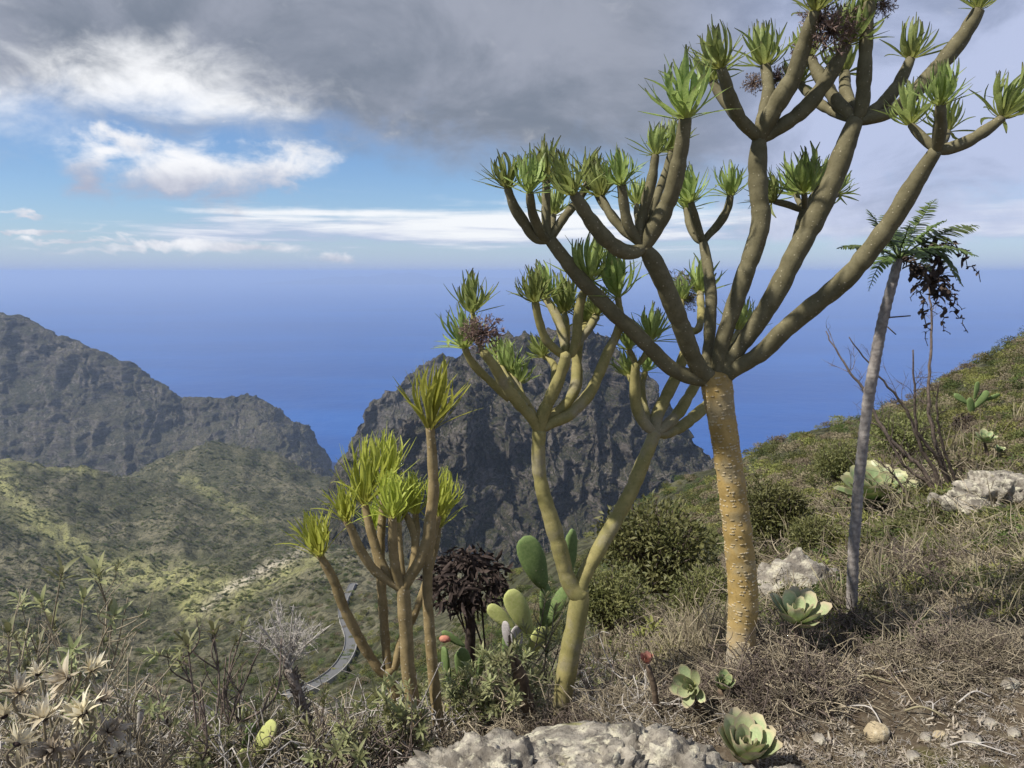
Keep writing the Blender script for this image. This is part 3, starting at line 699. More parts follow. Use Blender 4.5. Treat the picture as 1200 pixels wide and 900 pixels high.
def P(*a): return [tuple(a[i:i+3]) for i in range(0, len(a), 3)]
b1 = hit(868, 792); D1 = b1[1]
K1 = [
 dict(p=P(838,444,13, 812,442,11.5, 787,432,11, 765,411,11, 741,387,11, 720,368,11, 700,347,10.5, 680,327,10.5, 662,304,10, 645,281,8.5), d=-.10, s=[
   dict(p=P(645,282,6, 628,279,7, 614,261,8, 603,243,7.5, 595,221,5.5), d=-.06),
   dict(p=P(643,282,6, 634,275,7, 625,253,7, 622,238,6.5, 621,226,5.5), d=-.10),
   dict(p=P(644,280,5, 641,268,6, 640,244,6.5, 640,212,5.5), d=.05),
   dict(p=P(645,280,4, 647,265,4.5, 649,252,4), d=.14, tips=[.8]),
   dict(p=P(645,281,6, 652,268,6.5, 663,252,6.5, 678,234,6, 690,215,6), d=.08)]),
 dict(p=P(838,446,12, 821,434,12, 808,408,13, 795,373,13.5, 781,339,13.5, 767,309,13.5, 754,289,10), d=-.16, s=[
   dict(p=P(754,290,9, 744,295,10, 729,294,11, 710,280,11.5, 693,259,10.5, 681,241,9.5, 672,228,7), d=-.10, tips=[1.15]),
   dict(p=P(752,288,5, 741,278,6, 730,269,6.5, 716,253,6, 705,230,5), d=.06),
   dict(p=P(752,288,5, 738,276,5, 722,258,6, 708,240,6, 699,226,5), d=.16, tips=[.9]),
   dict(p=P(754,290,6, 744,277,7, 735,261,8, 731,238,7.5, 728,217,6), d=-.03),
   dict(p=P(754,290,6, 750,268,7.5, 756,240,8, 764,210,7.5, 768,182,5.5), d=.02),
   dict(p=P(756,288,5, 760,262,5.5, 772,224,6, 782,196,5.5, 787,178,5), d=.12),
   dict(p=P(752,288,4, 748,262,5, 746,240,4), d=.22, tips=[.8]),
   dict(p=P(756,290,9, 763,274,12, 775,253,13, 787,227,12, 794,197,12, 799,170,10.5, 803,139,9), d=-.10, tips=[1.25])]),
 dict(p=P(832,440,8, 829,424,8, 832,387,8.5, 833,347,8.5, 829,310,7.5, 824,284,6.5), d=.22, s=[
   dict(p=P(824,285,4, 815,278,5, 808,262,6, 805,245,5), d=.08, tips=[.9]),
   dict(p=P(824,285,5, 819,272,6, 814,256,6.5, 810,237,5), d=-.02),
   dict(p=P(825,284,4, 830,276,5, 842,263,6, 852,246,6, 856,230,5), d=.02, tips=[.9])]),
 dict(p=P(840,446,11, 842,430,11, 846,403,11.5, 859,363,12, 872,323,12.5, 885,288,13, 892,256,13.5, 889,229,13, 888,193,13, 890,162,10.5), d=.02, s=[
   dict(p=P(890,162,8, 880,153,9, 867,139,10, 858,121,9.5, 851,98,8.5, 845,80,7), d=-.10, tips=[1.05]),
   dict(p=P(888,160,6, 868,142,7, 854,126,7, 842,108,6.5, 836,96,6), d=.08, tips=[.9]),
   dict(p=P(890,162,7, 892,142,8, 900,112,9, 899,90,8, 897,77,7), d=.10, tips=[1.1], heads=[(912,92,17,0), (882,98,15,0)]),
   dict(p=P(890,164,9, 896,148,12, 911,121,13, 929,92,12, 939,62,11, 948,36,10, 955,14,7.5), d=-.12, tips=[1.1], heads=[(975,38,33,0), (962,22,24,0)]),
   dict(p=P(892,163,8, 906,154,9.5, 929,139,11, 947,123,11, 964,101,11, 980,75,10, 992,52,8), d=-.05, tips=[1.25])]),
 dict(p=P(844,446,11, 853,426,11.5, 866,407,12, 883,385,13, 907,347,14, 933,297,14.5, 957,252,15, 976,210,14.5, 990,174,14, 1003,140,10.5), d=-.02, s=[
   dict(p=P(1002,140,6, 993,131,8, 979,117,9, 961,89,9, 949,69,7.5), d=.12, heads=[(940,60,16,0)], tips=[.9]),
   dict(p=P(1002,141,5, 986,135,6.5, 964,124,7, 947,110,6, 937,98,5.5), d=.20, tips=[.8]),
   dict(p=P(1003,140,6, 998,124,7.5, 991,107,8.5, 990,86,7.5), d=.16, tips=[.9]),
   dict(p=P(1004,142,7, 1010,124,9.5, 1012,100,10, 1014,71,9.5, 1016,36,8.5, 1019,2,7.5), d=-.05, heads=[(1036,6,17,0), (1003,30,22,0)]),
   dict(p=P(1004,142,6, 1020,132,8, 1040,116,9, 1056,93,8.5, 1067,69,7), d=.06),
   dict(p=P(1004,143,6, 1024,138,8, 1047,130,9, 1073,107,11, 1102,76,12, 1124,49,11, 1140,24,9.5, 1147,11,8), d=-.08, tips=[.9])]),
 dict(p=P(844,448,10, 861,433,10.5, 893,413,13, 917,389,13.5, 950,361,13.5, 987,331,14.5, 1017,297,14, 1047,256,13.5, 1070,218,13, 1097,176,9), d=-.28, s=[
   dict(p=P(1097,177,5, 1088,168,6.5, 1076,156,6.5, 1067,146,5), d=.04, tips=[.9]),
   dict(p=P(1097,178,6, 1100,164,8.5, 1102,146,9, 1102,123,6.5), d=-.08, tips=[.9]),
   dict(p=P(1098,177,4, 1106,166,5, 1111,154,4.5), d=.12),
   dict(p=P(1097,177,6, 1112,174,8.5, 1133,166,9, 1158,151,8, 1175,138,6), d=-.02)]),
 dict(p=P(925,312,7, 932,290,7.5, 937,268,7.5, 943,246,6.5), d0=.20, d=.05, s=[
   dict(p=P(943,247,4, 934,244,4.5, 922,239.5,5, 907,236,4), d=.0, tips=[.9]),
   dict(p=P(943,247,4, 936,236,4, 933,228,4), d=.08, tips=[1.2]),
   dict(p=P(943,247,4, 943,234,4.5, 942,226,4), d=-.05, tips=[1.2]),
   dict(p=P(943,247,4, 951,233,5, 961,218,4.5), d=.03),
   dict(p=P(943,247,4, 962,240,4.5, 981,228,4), d=.12, tips=[.9])]),
]
tree1 = kleinia('kleinia_tree', 'tallest branching succulent tree with single thick ochre trunk ringed by leaf scars', b1-np.array([0, 0, .04]),
    P(868,806,19, 868,780,18.5, 869,740,18.5, 871,700,19, 867,650,18.5, 860,590,17.5, 852,530,17, 845,485,17.5, 840,452,19, 838,440,17), K1,
    (M['trunk'], M['branch']), ROS1, .116, 11, scars=950)

b2 = hit(657, 858); D2_ = b2[1]
K2 = [
 dict(p=P(682,700,13, 672,690,12.5, 664,674,11.5, 655,640,11.5, 645,606,11, 636,575,10, 631,545,9.5, 632,505,9.5), d=.0, m=M['stem2'], s=[
   dict(p=P(632,506,6.5, 622,488,7.5, 609,474,8, 593,452,8, 578,428,7, 567,413,6), d=-.12, heads=[(568,391,27,0), (556,388,20,0)], tips=[], ),
   dict(p=P(567,414,4, 560,400,3.5, 556,383,3.2, 554,366,3.5), d=.0, tips=[.95]),
   dict(p=P(596,468,5, 577,449,5.5, 560,433,5.5, 549,418,5, 545,408,4.5), d=-.05, tips=[1.]),
   dict(p=P(630,497,6, 614,470,7, 602,448,6, 597,436,4), d=.18, tips=[.75]),
   dict(p=P(618,474,4, 611,460,4, 608,449,3.5), d=.16, tips=[.7]),
   dict(p=P(600,452,4, 588,432,4, 583,418,3.5), d=.25, tips=[.75]),
   dict(p=P(632,506,8, 637,483,9, 651,454,8.5, 661,427,8, 663,415,7), d=-.04, tips=[]),
   dict(p=P(663,417,5, 655,413,5.5, 640,398,6, 631,374,5.5, 627,354,5), d=-.04),
   dict(p=P(663,417,5, 662,403,6.5, 657,382,7, 648,363,6, 640,350,5), d=.10, tips=[.95]),
   dict(p=P(663,417,5, 671,413,6, 676,395,7, 677,374,7, 681,350,6, 689,330,5), d=-.02, tips=[1.1]),
   dict(p=P(663,410,5, 664,388,5, 661,367,4.5), d=.18),
   dict(p=P(672,412,5, 680,398,5, 691,384,5.5, 699,370,5), d=.10, tips=[.8]),
   dict(p=P(678,404,4, 684,390,5, 685,378,4.5), d=.16, tips=[.8]),
   dict(p=P(637,500,6, 648,487,7, 664,473,7.5, 675,451,8, 676,419,7, 680,400,5), d=.12, tips=[]),
   dict(p=P(645,470,5, 649,452,6, 650,430,5, 643,421,4, 638,418,3.5), d=.14, tips=[.75]),
   dict(p=P(635,504,6, 645,496,7.5, 667,486,8, 688,465,8, 701,441,7.5, 712,414,7, 723,391,6, 727,370,5, 724,348,4.5), d=.02, tips=[1.1])]),
 dict(p=P(676,700,11, 684,676,10.5, 697,652,10.5, 713,624,10.5, 728,598,10, 742,570,10, 755,538,9.5, 768,506,8.5), d=.10, m=M['stem2'], s=[
   dict(p=P(768,507,6, 757,498,7.5, 746,477,8, 744,451,7, 745,427,5.5), d=-.03, tips=[]),
   dict(p=P(745,429,3.5, 742,419,4, 737,410,4), d=.0, tips=[.85]),
   dict(p=P(745,430,3.5, 753,421,4, 759,410,4, 762,400,3.5), d=.04, tips=[.9]),
   dict(p=P(746,450,3.5, 740,446,3.5, 737,440,3.5), d=.05, tips=[.7]),
   dict(p=P(768,506,5, 757,483,5, 752,453,4.5, 756,436,4), d=.12, tips=[.75]),
   dict(p=P(768,507,7, 770,487,8.5, 781,464,8.5, 792,443,8, 800,420,7, 806,398,6, 812,386,5.5), d=.18, tips=[]),
   dict(p=P(810,390,4, 819,384,5, 822,365,5.5, 820,343,4.5), d=.22, tips=[1.], heads=[(797,338,24,1), (806,352,18,1)]),
   dict(p=P(806,398,4, 800,378,4.5, 798,352,4), d=.20, tips=[.9]),
   dict(p=P(770,507,6, 779,500,7, 795,484,8, 808,463,7, 822,440,6, 840,420,5, 858,402,5, 866,388,4.5), d=.32, tips=[1.]),
   dict(p=P(770,508,6, 780,508,7, 800,499,8, 819,483,8, 836,466,6.5, 844,446,5, 846,430,4), d=.35, tips=[.6])]),
]
tree2 = kleinia('kleinia_tree', 'middle succulent tree forking low into two yellowish leaning stems', b2-np.array([0, 0, .04]),
    P(652,880,12.5, 656,855,12.5, 660,815,13, 667,770,13.5, 674,735,13.2, 679,705,12.8, 680,692,11), K2, (M['stem2'], M['stem2']), ROS1, .125, 12, scars=0)

b3 = hit(494, 893); D3_ = b3[1]
K3 = [
 dict(p=P(472,690,7, 460,684,5.5, 448,676,6, 436,665,6.5, 421,642,6.5, 413,623,6, 406,610,5), d=-.05, tips=[1.05]),
 dict(p=P(466,684,5, 454,672,6, 445,655,6.5, 438,634,6.5, 432,612,6, 427,590,5), d=.04, tips=[1.25]),
 dict(p=P(471,690,7, 464,670,7, 461,645,7, 460,622,6.5, 460,606,5.5), d=-.04, tips=[1.05]),
 dict(p=P(473,692,6, 470,665,5.5, 467,635,5.5, 466,612,5), d=.08, tips=[1.]),
 dict(p=P(473,690,7, 480,677,7.5, 492,657,8, 502,631,8.5, 504,612,8.3, 508,578,7.8, 507,542,7, 504,501,6), d=-.03, tips=[1.25]),
 dict(p=P(474,688,5, 484,660,5.5, 486,632,5, 480,612,5, 474,602,4.5), d=.12, tips=[1.]),
 dict(p=P(476,690,5, 484,660,5, 488,630,5, 487,602,4.5), d=.18, tips=[1.]),
 # left stem
 dict(p=P(482,905,8.5, 474,860,8.5, 465,820,8.5, 458,794,8.5, 456,784,7.5), d0=.10, d=.0, tips=[], s=[
   dict(p=P(458,792,6, 445,785,6.5, 426,757,7, 405,716,7, 389,676,6.5, 375,651,5.5), d=-.04, tips=[1.]),
   dict(p=P(459,790,5, 464,776,5.5, 470,750,5.5, 484,724,5.5, 493,701,5, 502,672,5, 511,640,4.5, 514,618,4), d=.10, tips=[.95]),
   dict(p=P(457,790,5, 453,769,6, 450,726,6.5, 447,688,6.5, 446,650,6, 448,605,5.5, 451,567,5), d=.10, tips=[1.15])]),
 # right stem
 dict(p=P(522,905,9, 517,880,8.5, 511,822,8, 505,760,7.8, 501,698,7.2, 502,651,6.8, 508,625,6, 514,604,5), d0=.04, d=.06, tips=[1.]),
 dict(p=P(450,700,4, 443,665,4, 438,640,4, 437,622,3.5), d0=.22, d=.04, tips=[.8]),
]
tree3 = kleinia('kleinia_tree', 'low succulent tree of slender brown stems with bright yellow-green leaf tufts', b3-np.array([0, 0, .05]),
    P(495,912,10, 492,890,10, 486,838,10.3, 479,791,10, 476,744,9.5, 473,700,9.5, 472,684,7.5), K3, (M['stem3'], M['stem3']), ROS3, .142, 13, scars=0)

# ------------------------------------------------------------------ fern-leaved sow-thistle tree
def sow_thistle():
    global rng
    b = hit(997, 738); d = b[1]; rng = np.random.default_rng(31)
    T_ = empty('sow_thistle_tree', b, 'slender grey-stemmed plant with fern-like crown and withered black fronds hanging on one side', 'tree')
    me, C, r, _ = stem_mesh('trunk', P(996,752,7.5, 998,720,7, 1000,650,7, 1007,560,6.5, 1014,495,6.5, 1021,448,7, 1034,378,6.5, 1046,330,6, 1053,304,5), d, d-.1, M['sonstem'], b, nodes=.012, n=12)
    link('trunk', me, T_); top = C[-1]; D = d-.1
    live = [(981,291,.25,0),(1016,246,.1,-.1),(1034,252,.3,.15),(1097,233,.2,.05),(1110,258,.25,-.1),(1146,264,.2,.1),(1146,300,.35,-.05),(1128,335,.6,.15),(1018,340,.7,-.1),(1035,300,.5,.3),(1090,318,.6,-.2),(1066,262,.1,-.2),(1050,268,.1,.25),(1004,300,.5,.12)]
    def frond(px, py, sag, dz, dead):
        mb = MB(); e = at(px, py, D+dz)
        mid = (top+e)/2+np.array([0, 0, sag*.35*np.linalg.norm(e-top)])
        if dead: mid = (top+e)/2+np.array([.05, 0, .06])+rng.standard_normal(3)*.02
        C = catmull(np.array([top, (top+mid)/2+np.array([0, 0, .01]), mid, (mid+e)/2+np.array([0, 0, .3*sag*.1]), e]), 7)
        C = C+rng.standard_normal(C.shape)*(.006 if dead else .001); C = C-b
        tube(mb, C, np.linspace(.0035, .0012, len(C)), 4)
        Tn, Nn, Bn = frames(C); L = np.linalg.norm(e-top); n = len(C)
        for i in range(int(n*.25), n):
            t = i/(n-1); w = L*.17*math.sin(math.pi*min(1, .12+.86*t))**.7
            up = unit(np.array([0, -.35, .9])+rng.standard_normal(3)*.1); s = unit(np.cross(Tn[i], up))
            for sg in (-1, 1):
                dirv = unit(s*sg+Tn[i]*.55+(rng.standard_normal(3)*.5 if dead else 0))
                blade(mb, C[i], dirv, up, w*(rng.uniform(.3, .8) if dead else 1), w*.36, .4 if not dead else rng.uniform(-2.5, 2.5), .2, 3, .05, .8)
        link('frond', mb.mesh('frond', M['deadfrond' if dead else 'frond']), T_)
    for f in live: frond(*f, False)
    for px, py, dz in [(1131,388,.0),(1147,326,.05),(1085,402,-.05),(1110,390,.1),(1068,352,-.1),(1120,345,.12),(1096,365,.05),(1128,362,-.08)]: frond(px, py, .1, dz, True)
    mb = MB()
    for a in ((1042,372,1067,370),(1040,383,1050,392)):
        tube(mb, np.array([at(a[0], a[1], D), at(a[2], a[3], D-.03)])-b, [.0025, .002], 4)
    link('leaf_stub', mb.mesh('leaf_stub', M['deadfrond']), T_)
sow_thistle()

# ------------------------------------------------------------------ aeoniums
def aleaf(material):
    n, w = 6, 4; t = np.linspace(0, 1, n+1); s = np.linspace(-1, 1, w+1)
    prof = np.where(t < .68, .30+.70*np.sin(t/.68*math.pi/2)**1.3, np.sqrt(np.clip(1-((t-.68)/.335)**2, 0, 1)))
    TT, SS = np.meshgrid(t, s, indexing='ij'); PR = np.repeat(prof[:, None], w+1, 1)
    X = SS*PR*.225; Y = TT; Z = .16*TT**2.5+.16*PR*SS**2*.6
    th = .035*(1-SS**2)*(1-TT**4)+.004
    Vt = np.stack([X, Y, Z], -1).reshape(-1, 3); Vb = np.stack([X, Y, Z-th], -1).reshape(-1, 3)
    i = np.arange(n)[:, None]*(w+1); j = np.arange(w)[None, :]
    q = np.stack([i+j, i+j+1, i+w+1+j+1, i+w+1+j], -1).reshape(-1, 4); N = len(Vt)
    uv = np.stack([(SS+1)/2, np.maximum(TT, np.abs(SS)**6*.97)], -1).reshape(-1, 2)
    mb = MB(); mb.add(np.vstack([Vt, Vb]), np.vstack([q, q[:, ::-1]+N]), None, np.vstack([uv, uv]))
    return mb.mesh('leaf', material)
ALEAF = {k: aleaf(M[k]) for k in ('aeon', 'aeon2', 'aeonpink')}
def aeonium(px, py, rpx, Y, axis, base_px, label, key='aeon', nl=34, open_=1.25, group='aeonium rosettes', seed=1, stem_r=.012, name='aeonium', up0=.1):
    rg = np.random.default_rng(seed); c = at(px, py, Y); g = at(base_px[0], base_px[1], Y)
    T_ = empty(name, g, label, 'succulent', group); Rm = rpx*Y/F
    ax = Vector(axis).normalized(); q = Vector((0, 0, 1)).rotation_difference(ax).to_matrix().to_4x4()
    mb = MB(); Cc = catmull(np.array([g+np.array([0, 0, -.05]), (g*.5+c*.5)+np.array([.006, 0, 0]), c-np.array(ax)*.01]), 5)
    tube(mb, Cc-g, np.linspace(stem_r*1.1, stem_r, len(Cc)), 8, lump=.06); link('stem', mb.mesh('stem', M['deadwood']), T_)
    for i in range(nl):
        t = (i+.5)/nl; th = up0+(open_-up0)*t**.75; ph = i*2.39996+rg.uniform(-.15, .15)
        L = Rm*(.35+.72*min(1, t*1.5)**.8)*rg.uniform(.9, 1.1)
        # leaf local: +Y outward, +Z inner face
        Mx = Matrix.Rotation(ph, 4, 'Z') @ Matrix.Rotation(math.pi/2-th, 4, 'X') @ Matrix.Rotation(rg.uniform(-.15, .15), 4, 'Y')
        o = link('leaf', ALEAF[key], T_)
        w = L*rg.uniform(.9, 1.15)*(1.15 if t > .3 else .95)
        o.matrix_local = Matrix.Translation(Vector(c-g)) @ q @ Mx @ Matrix.Translation((0, Rm*.05*t, -.02*Rm*t)) @ Matrix.Diagonal((w, L, L, 1))
    return T_
dA = hit(1030, 612)[1]
aeonium(1026, 584, 46, dA, (-.12, -.22, 1), (1040, 622), 'large grey-green aeonium rosette behind the slender grey stem', 'aeon', 34, 1.42, up0=.35, seed=2, stem_r=.022)
dB = hit(936, 775)[1]
aeonium(933, 730, 42, dB-.02, (-.03, -.20, 1), (936, 785), 'pale aeonium on a dark stalk between the ochre trunk and the slender grey stem', 'aeon2', 19, 1.2, seed=3)
dC = hit(815, 838)[1]
aeonium(812, 806, 29, dC-.02, (-.55, -.72, .42), (822, 842), 'pale green aeonium tilted sideways at the foot of the ochre trunk', 'aeon2', 14, 1.2, seed=4)
aeonium(846, 806, 20, dC, (.0, -.45, .8), (848, 846), 'small dull brownish-green aeonium bud against the foot of the ochre trunk', 'aeon', 16, .85, seed=5)
aeonium(872, 888, 50, 1.62, (.02, -.22, 1), (876, 905), 'broad pale aeonium rosette tucked behind the foreground boulder edge', 'aeon2', 24, 1.0, seed=6, stem_r=.02)
dE = hit(768, 842)[1]
aeonium(759, 778, 15, dE, (-.2, -.3, .9), (771, 846), 'withered pink closed rosette on a thin dark stalk', 'aeonpink', 18, .75, seed=7, stem_r=.008)
dG = hit(1157, 545)[1]
aeonium(1154, 518, 15, dG, (0, -.3, 1), (1158, 545), 'small aeonium on a leaning stalk above the rock outcrop', 'aeon', 20, 1.3, seed=8, stem_r=.015)
aeonium(1170, 530, 9, dG+.1, (.2, -.3, 1), (1171, 552), 'tiny aeonium beside the stalked one above the rock outcrop', 'aeon', 14, 1.2, seed=9)
aeonium(1062, 752, 12, hit(1062, 757)[1], (0, -.4, .9), (1062, 760), 'tiny flat aeonium seedling in the dry litter', 'aeon', 16, 1.3, seed=10, stem_r=.006)

# ------------------------------------------------------------------ prickly pears
def pad_mesh(material):
    a = np.linspace(0, 2*np.pi, 20, endpoint=False); t = np.linspace(0.02, .98, 11)*math.pi
    TT, AA = np.meshgrid(t, a, indexing='ij')
    z = .5-.5*np.cos(TT); wdt = np.sin(TT)**.8*(.62+.5*z)*.245
    V = np.stack([np.cos(AA)*wdt, np.sin(AA)*.075*np.sin(TT)**.6, z], -1).reshape(-1, 3)
    V = V+np.stack([0*V[:, 0], .03*fbm(V[:, 0]*3, V[:, 2]*3, 3), 0*V[:, 0]], -1)
    n = 20; i = np.arange(10)[:, None]*n; j = np.arange(n)[None, :]; jn = (j+1) % n
    q = np.stack([i+j, i+jn, i+n+jn, i+n+j], -1).reshape(-1, 4)
    mb = MB(); mb.add(np.vstack([V, [0, 0, 0], [0, 0, 1]]), q, [(220, (k+1) % n, k) for k in range(n)]+[(221, 200+k, 200+(k+1) % n) for k in range(n)])
    return mb.mesh('pad', material)
PADS = {k: pad_mesh(M[k]) for k in ('pad', 'padpale', 'padgrey')}
def cactus(label, ground_px, pads, fruit=()):
    """pads: (base px,py, tip px,py, width factor, yaw deg, material, depth)"""
    g = at(*ground_px); T_ = empty('prickly_pear', g, label, 'cactus', 'prickly pears')
    for x0, y0, x1, y1, wf, yaw, mk, Y in pads:
        a, b = at(x0, y0, Y), at(x1, y1, Y-.01); ax = Vector(b-a); L = ax.length
        q = Vector((0, 0, 1)).rotation_difference(ax.normalized()).to_matrix() @ Matrix.Rotation(R(yaw), 3, 'Z')
        o = link('pad', PADS[mk], T_)
        o.matrix_local = Matrix.Translation(Vector(a-g)) @ q.to_4x4() @ Matrix.Diagonal((L*wf, L, L, 1))
    for x, y, r, Y in fruit:
        mb = MB(); c = at(x, y, Y)-g; rr = r*Y/F
        tube(mb, np.array([c+np.array([rr*1.3, 0, -.3*rr]), c+np.array([rr*.8, 0, 0]), c, c-np.array([rr, 0, -.2*rr])]), [rr*.4, rr*.85, rr, rr*.7], 8)
        link('fruit', mb.mesh('fruit', M['fruit']), T_)
    return T_
dc = 3.1
cactus('prickly pear with one upright dark green oval pad beside the forked yellowish stems', (640, 735, dc),
   [(636,735,640,684,.7,40,'pad',dc), (638,690,614,629,1.0,15,'pad',dc-.02), (664,690,671,620,.62,50,'pad',dc+.15), (640,735,664,688,.7,-30,'pad',dc+.08)])
dc = 2.75
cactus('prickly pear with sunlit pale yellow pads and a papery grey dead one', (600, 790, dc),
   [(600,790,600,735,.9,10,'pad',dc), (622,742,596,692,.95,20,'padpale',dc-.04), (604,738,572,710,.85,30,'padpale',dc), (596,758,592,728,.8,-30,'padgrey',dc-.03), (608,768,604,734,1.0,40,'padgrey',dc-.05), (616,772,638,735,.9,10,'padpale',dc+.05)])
dc = 2.7
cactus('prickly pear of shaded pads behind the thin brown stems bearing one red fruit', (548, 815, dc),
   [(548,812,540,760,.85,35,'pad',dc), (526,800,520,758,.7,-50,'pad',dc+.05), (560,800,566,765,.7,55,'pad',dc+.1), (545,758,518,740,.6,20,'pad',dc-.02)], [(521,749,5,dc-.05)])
dc = 2.45
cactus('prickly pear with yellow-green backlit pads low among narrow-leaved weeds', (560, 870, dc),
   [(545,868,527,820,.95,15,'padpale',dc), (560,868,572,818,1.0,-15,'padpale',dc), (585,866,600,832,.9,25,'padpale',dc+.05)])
dc = 1.75
cactus('prickly pear of rounded bright green pads on the drop beside the bleached dead shrub', (295, 915, dc),
   [(292,915,284,878,1.0,30,'padpale',dc), (296,888,322,846,.9,-40,'padpale',dc+.03), (284,884,296,848,.8,55,'pad',dc+.06), (275,918,262,886,.8,50,'padpale',dc+.05)])
dc = hit(1143, 492)[1]
cactus('far prickly pear with spreading pads on the slope above a dark dead clump', (1140, 492, dc),
   [(1140,492,1136,466,.9,20,'pad',dc), (1136,474,1118,462,.8,30,'pad',dc), (1142,478,1158,458,.8,-20,'pad',dc), (1142,468,1146,447,.7,10,'pad',dc), (1152,470,1172,462,.6,10,'pad',dc+.05)])

# ------------------------------------------------------------------ rocks
def ico(n):
    import bmesh
    bm = bmesh.new(); bmesh.ops.create_icosphere(bm, subdivisions=n, radius=1)
    V = np.array([v.co[:] for v in bm.verts]); f = np.array([[v.index for v in fa.verts] for fa in bm.faces]); bm.free(); return V, f
ICO = {k: ico(k) for k in (3, 4, 5, 6)}
def rock(name, c, size, label, material, sub=5, seed=0, rough=.25, cat='rock', group=None, rz=0., freq=1.6):
    V, f = ICO[sub]; s = seed*7.31
    n = noise3(V*freq+s, 3, .5)*rough+rough*.45*noise3(V*freq*2.6+s+9, 4, .6)-.22*rough*np.abs(noise3(V*freq*6+s+3, 5, .65))
    n = n+.22*rough*noise3(V*freq*9+s, 5, .68)
    V2 = V*(1+n)[:, None]
    # a few broken facets
    rg = np.random.default_rng(seed+100)
    for k in range(5):
        d = unit(rg.standard_normal(3)*np.array([1, 1, .6])); lim = rg.uniform(.72, .95); e = V2@d
        V2 = V2-np.clip(e-lim, 0, None)[:, None]*d*.8
    cz, szn = math.cos(rz), math.sin(rz); V2 = V2*np.asarray(size)
    V2 = V2@np.array([[cz, szn, 0], [-szn, cz, 0], [0, 0, 1]])
    o = link(name, MB().add(V2, None, f).mesh(name, material)); o.location = c
    return tag(o, label, cat, group)
c = at(700, 922, 1.5); rock('boulder', c+np.array([0, .03, -.075]), (.27, .2, .165), 'foreground boulder crusted with pale lichen under the succulent trees', M['rock'], 6, 1, .32, freq=1.9)
c = at(560, 925, 1.42); rock('boulder', c+np.array([0, .02, -.06]), (.22, .16, .10), 'low lichen-crusted stone sloping from the foreground boulder toward the brown stems', M['rock'], 6, 12, .3, freq=2.)
c = at(800, 912, 1.5); rock('boulder', c+np.array([0, .02, -.05]), (.15, .13, .11), 'knobbly lichen-grey stone between the foreground boulder and the broad aeonium', M['rock'], 5, 13, .32, freq=2.)
c = at(905, 925, 1.48); rock('boulder', c+np.array([0, .0, -.05]), (.13, .10, .075), 'mossy low stone in front of the broad aeonium', M['rock'], 5, 14, .3, freq=2.)
h = hit(935, 705); rock('boulder', h+np.array([0, .06, .0]), (.23, .16, .17), 'pale boulder half sunk in dry brush behind the ochre trunk', M['rock2'], 5, 3, .28)
h = hit(1170, 612); rock('boulder', h+np.array([.04, .10, .10]), (.26, .17, .22), 'large lichen-spotted outcrop on the bank below the bare shrub', M['rock'], 5, 4, .5)
h = hit(1118, 612); rock('boulder', h+np.array([.0, .05, .02]), (.12, .11, .15), 'smaller dark-pitted outcrop block at the foot of the bare shrub', M['rock'], 5, 5, .5)
h = hit(1140, 640); rock('boulder', h+np.array([.0, .03, .0]), (.13, .10, .06), 'low yellowish lichen block under the outcrop', M['rock2'], 5, 15, .3)
h = hit(1028, 864); rock('stone', h+np.array([0, 0, .012]), (.036, .028, .028), 'small angular beige stone lying on the bare soil', M['stone'], 4, 16, .12, 'stone', rz=.5, freq=.9)
h = hit(1102, 864); rock('stone', h, (.018, .014, .012), 'rounded brown pebble on the bare soil', M['stone'], 3, 7, .15, 'stone')
h = hit(1107, 876); rock('stone', h+np.array([0, 0, .004]), (.010, .009, .008), 'tiny smooth grey pebble near the beige stone', M['rock2'], 3, 8, .1, 'stone')
h = hit(1184, 806); rock('stone', h+np.array([0, 0, .006]), (.024, .018, .016), 'dull grey stone on the edge of the litter bank', M['rock2'], 4, 9, .2, 'stone')
for (x, y, s), lb in zip(((1196, 722, .03), (1160, 850, .02)), ('pale stone among twigs at the top of the litter bank', 'flat brown stone on the bare soil below the bank')):
    h = hit(x, y); rock('stone', h, (s, s*.8, s*.6), lb, M['rock2'], 3, int(x), .2, 'stone')

for (x, y, r, k), lb in zip(((1085, 866, .013, 21), (1140, 872, .02, 22), (1188, 862, .015, 23), (960, 868, .016, 24), (1010, 888, .012, 25), (1070, 890, .015, 26), (1180, 640, .07, 27), (1192, 690, .05, 28), (1098, 650, .045, 29)),
    ('small grey stone just behind the rounded brown pebble', 'dark flat stone on the bare soil beside two pebbles', 'rough grey stone at the edge of the bare soil', 'brown stone between the broad aeonium and the beige stone', 'small dark stone in front of the beige stone', 'pale crumbly stone in front of the rounded brown pebble', 'rough block fallen below the large outcrop', 'grey block lying in brush under the outcrop', 'small block at the lower edge of the outcrop')):
    h = hit(x, y); rock('stone', h+np.array([0, 0, r*.25]), (r*1.2, r, r*.75), lb, M['rock2' if r < .03 else 'rock'], 4 if r > .03 else 3, k, .25, 'stone', rz=k)
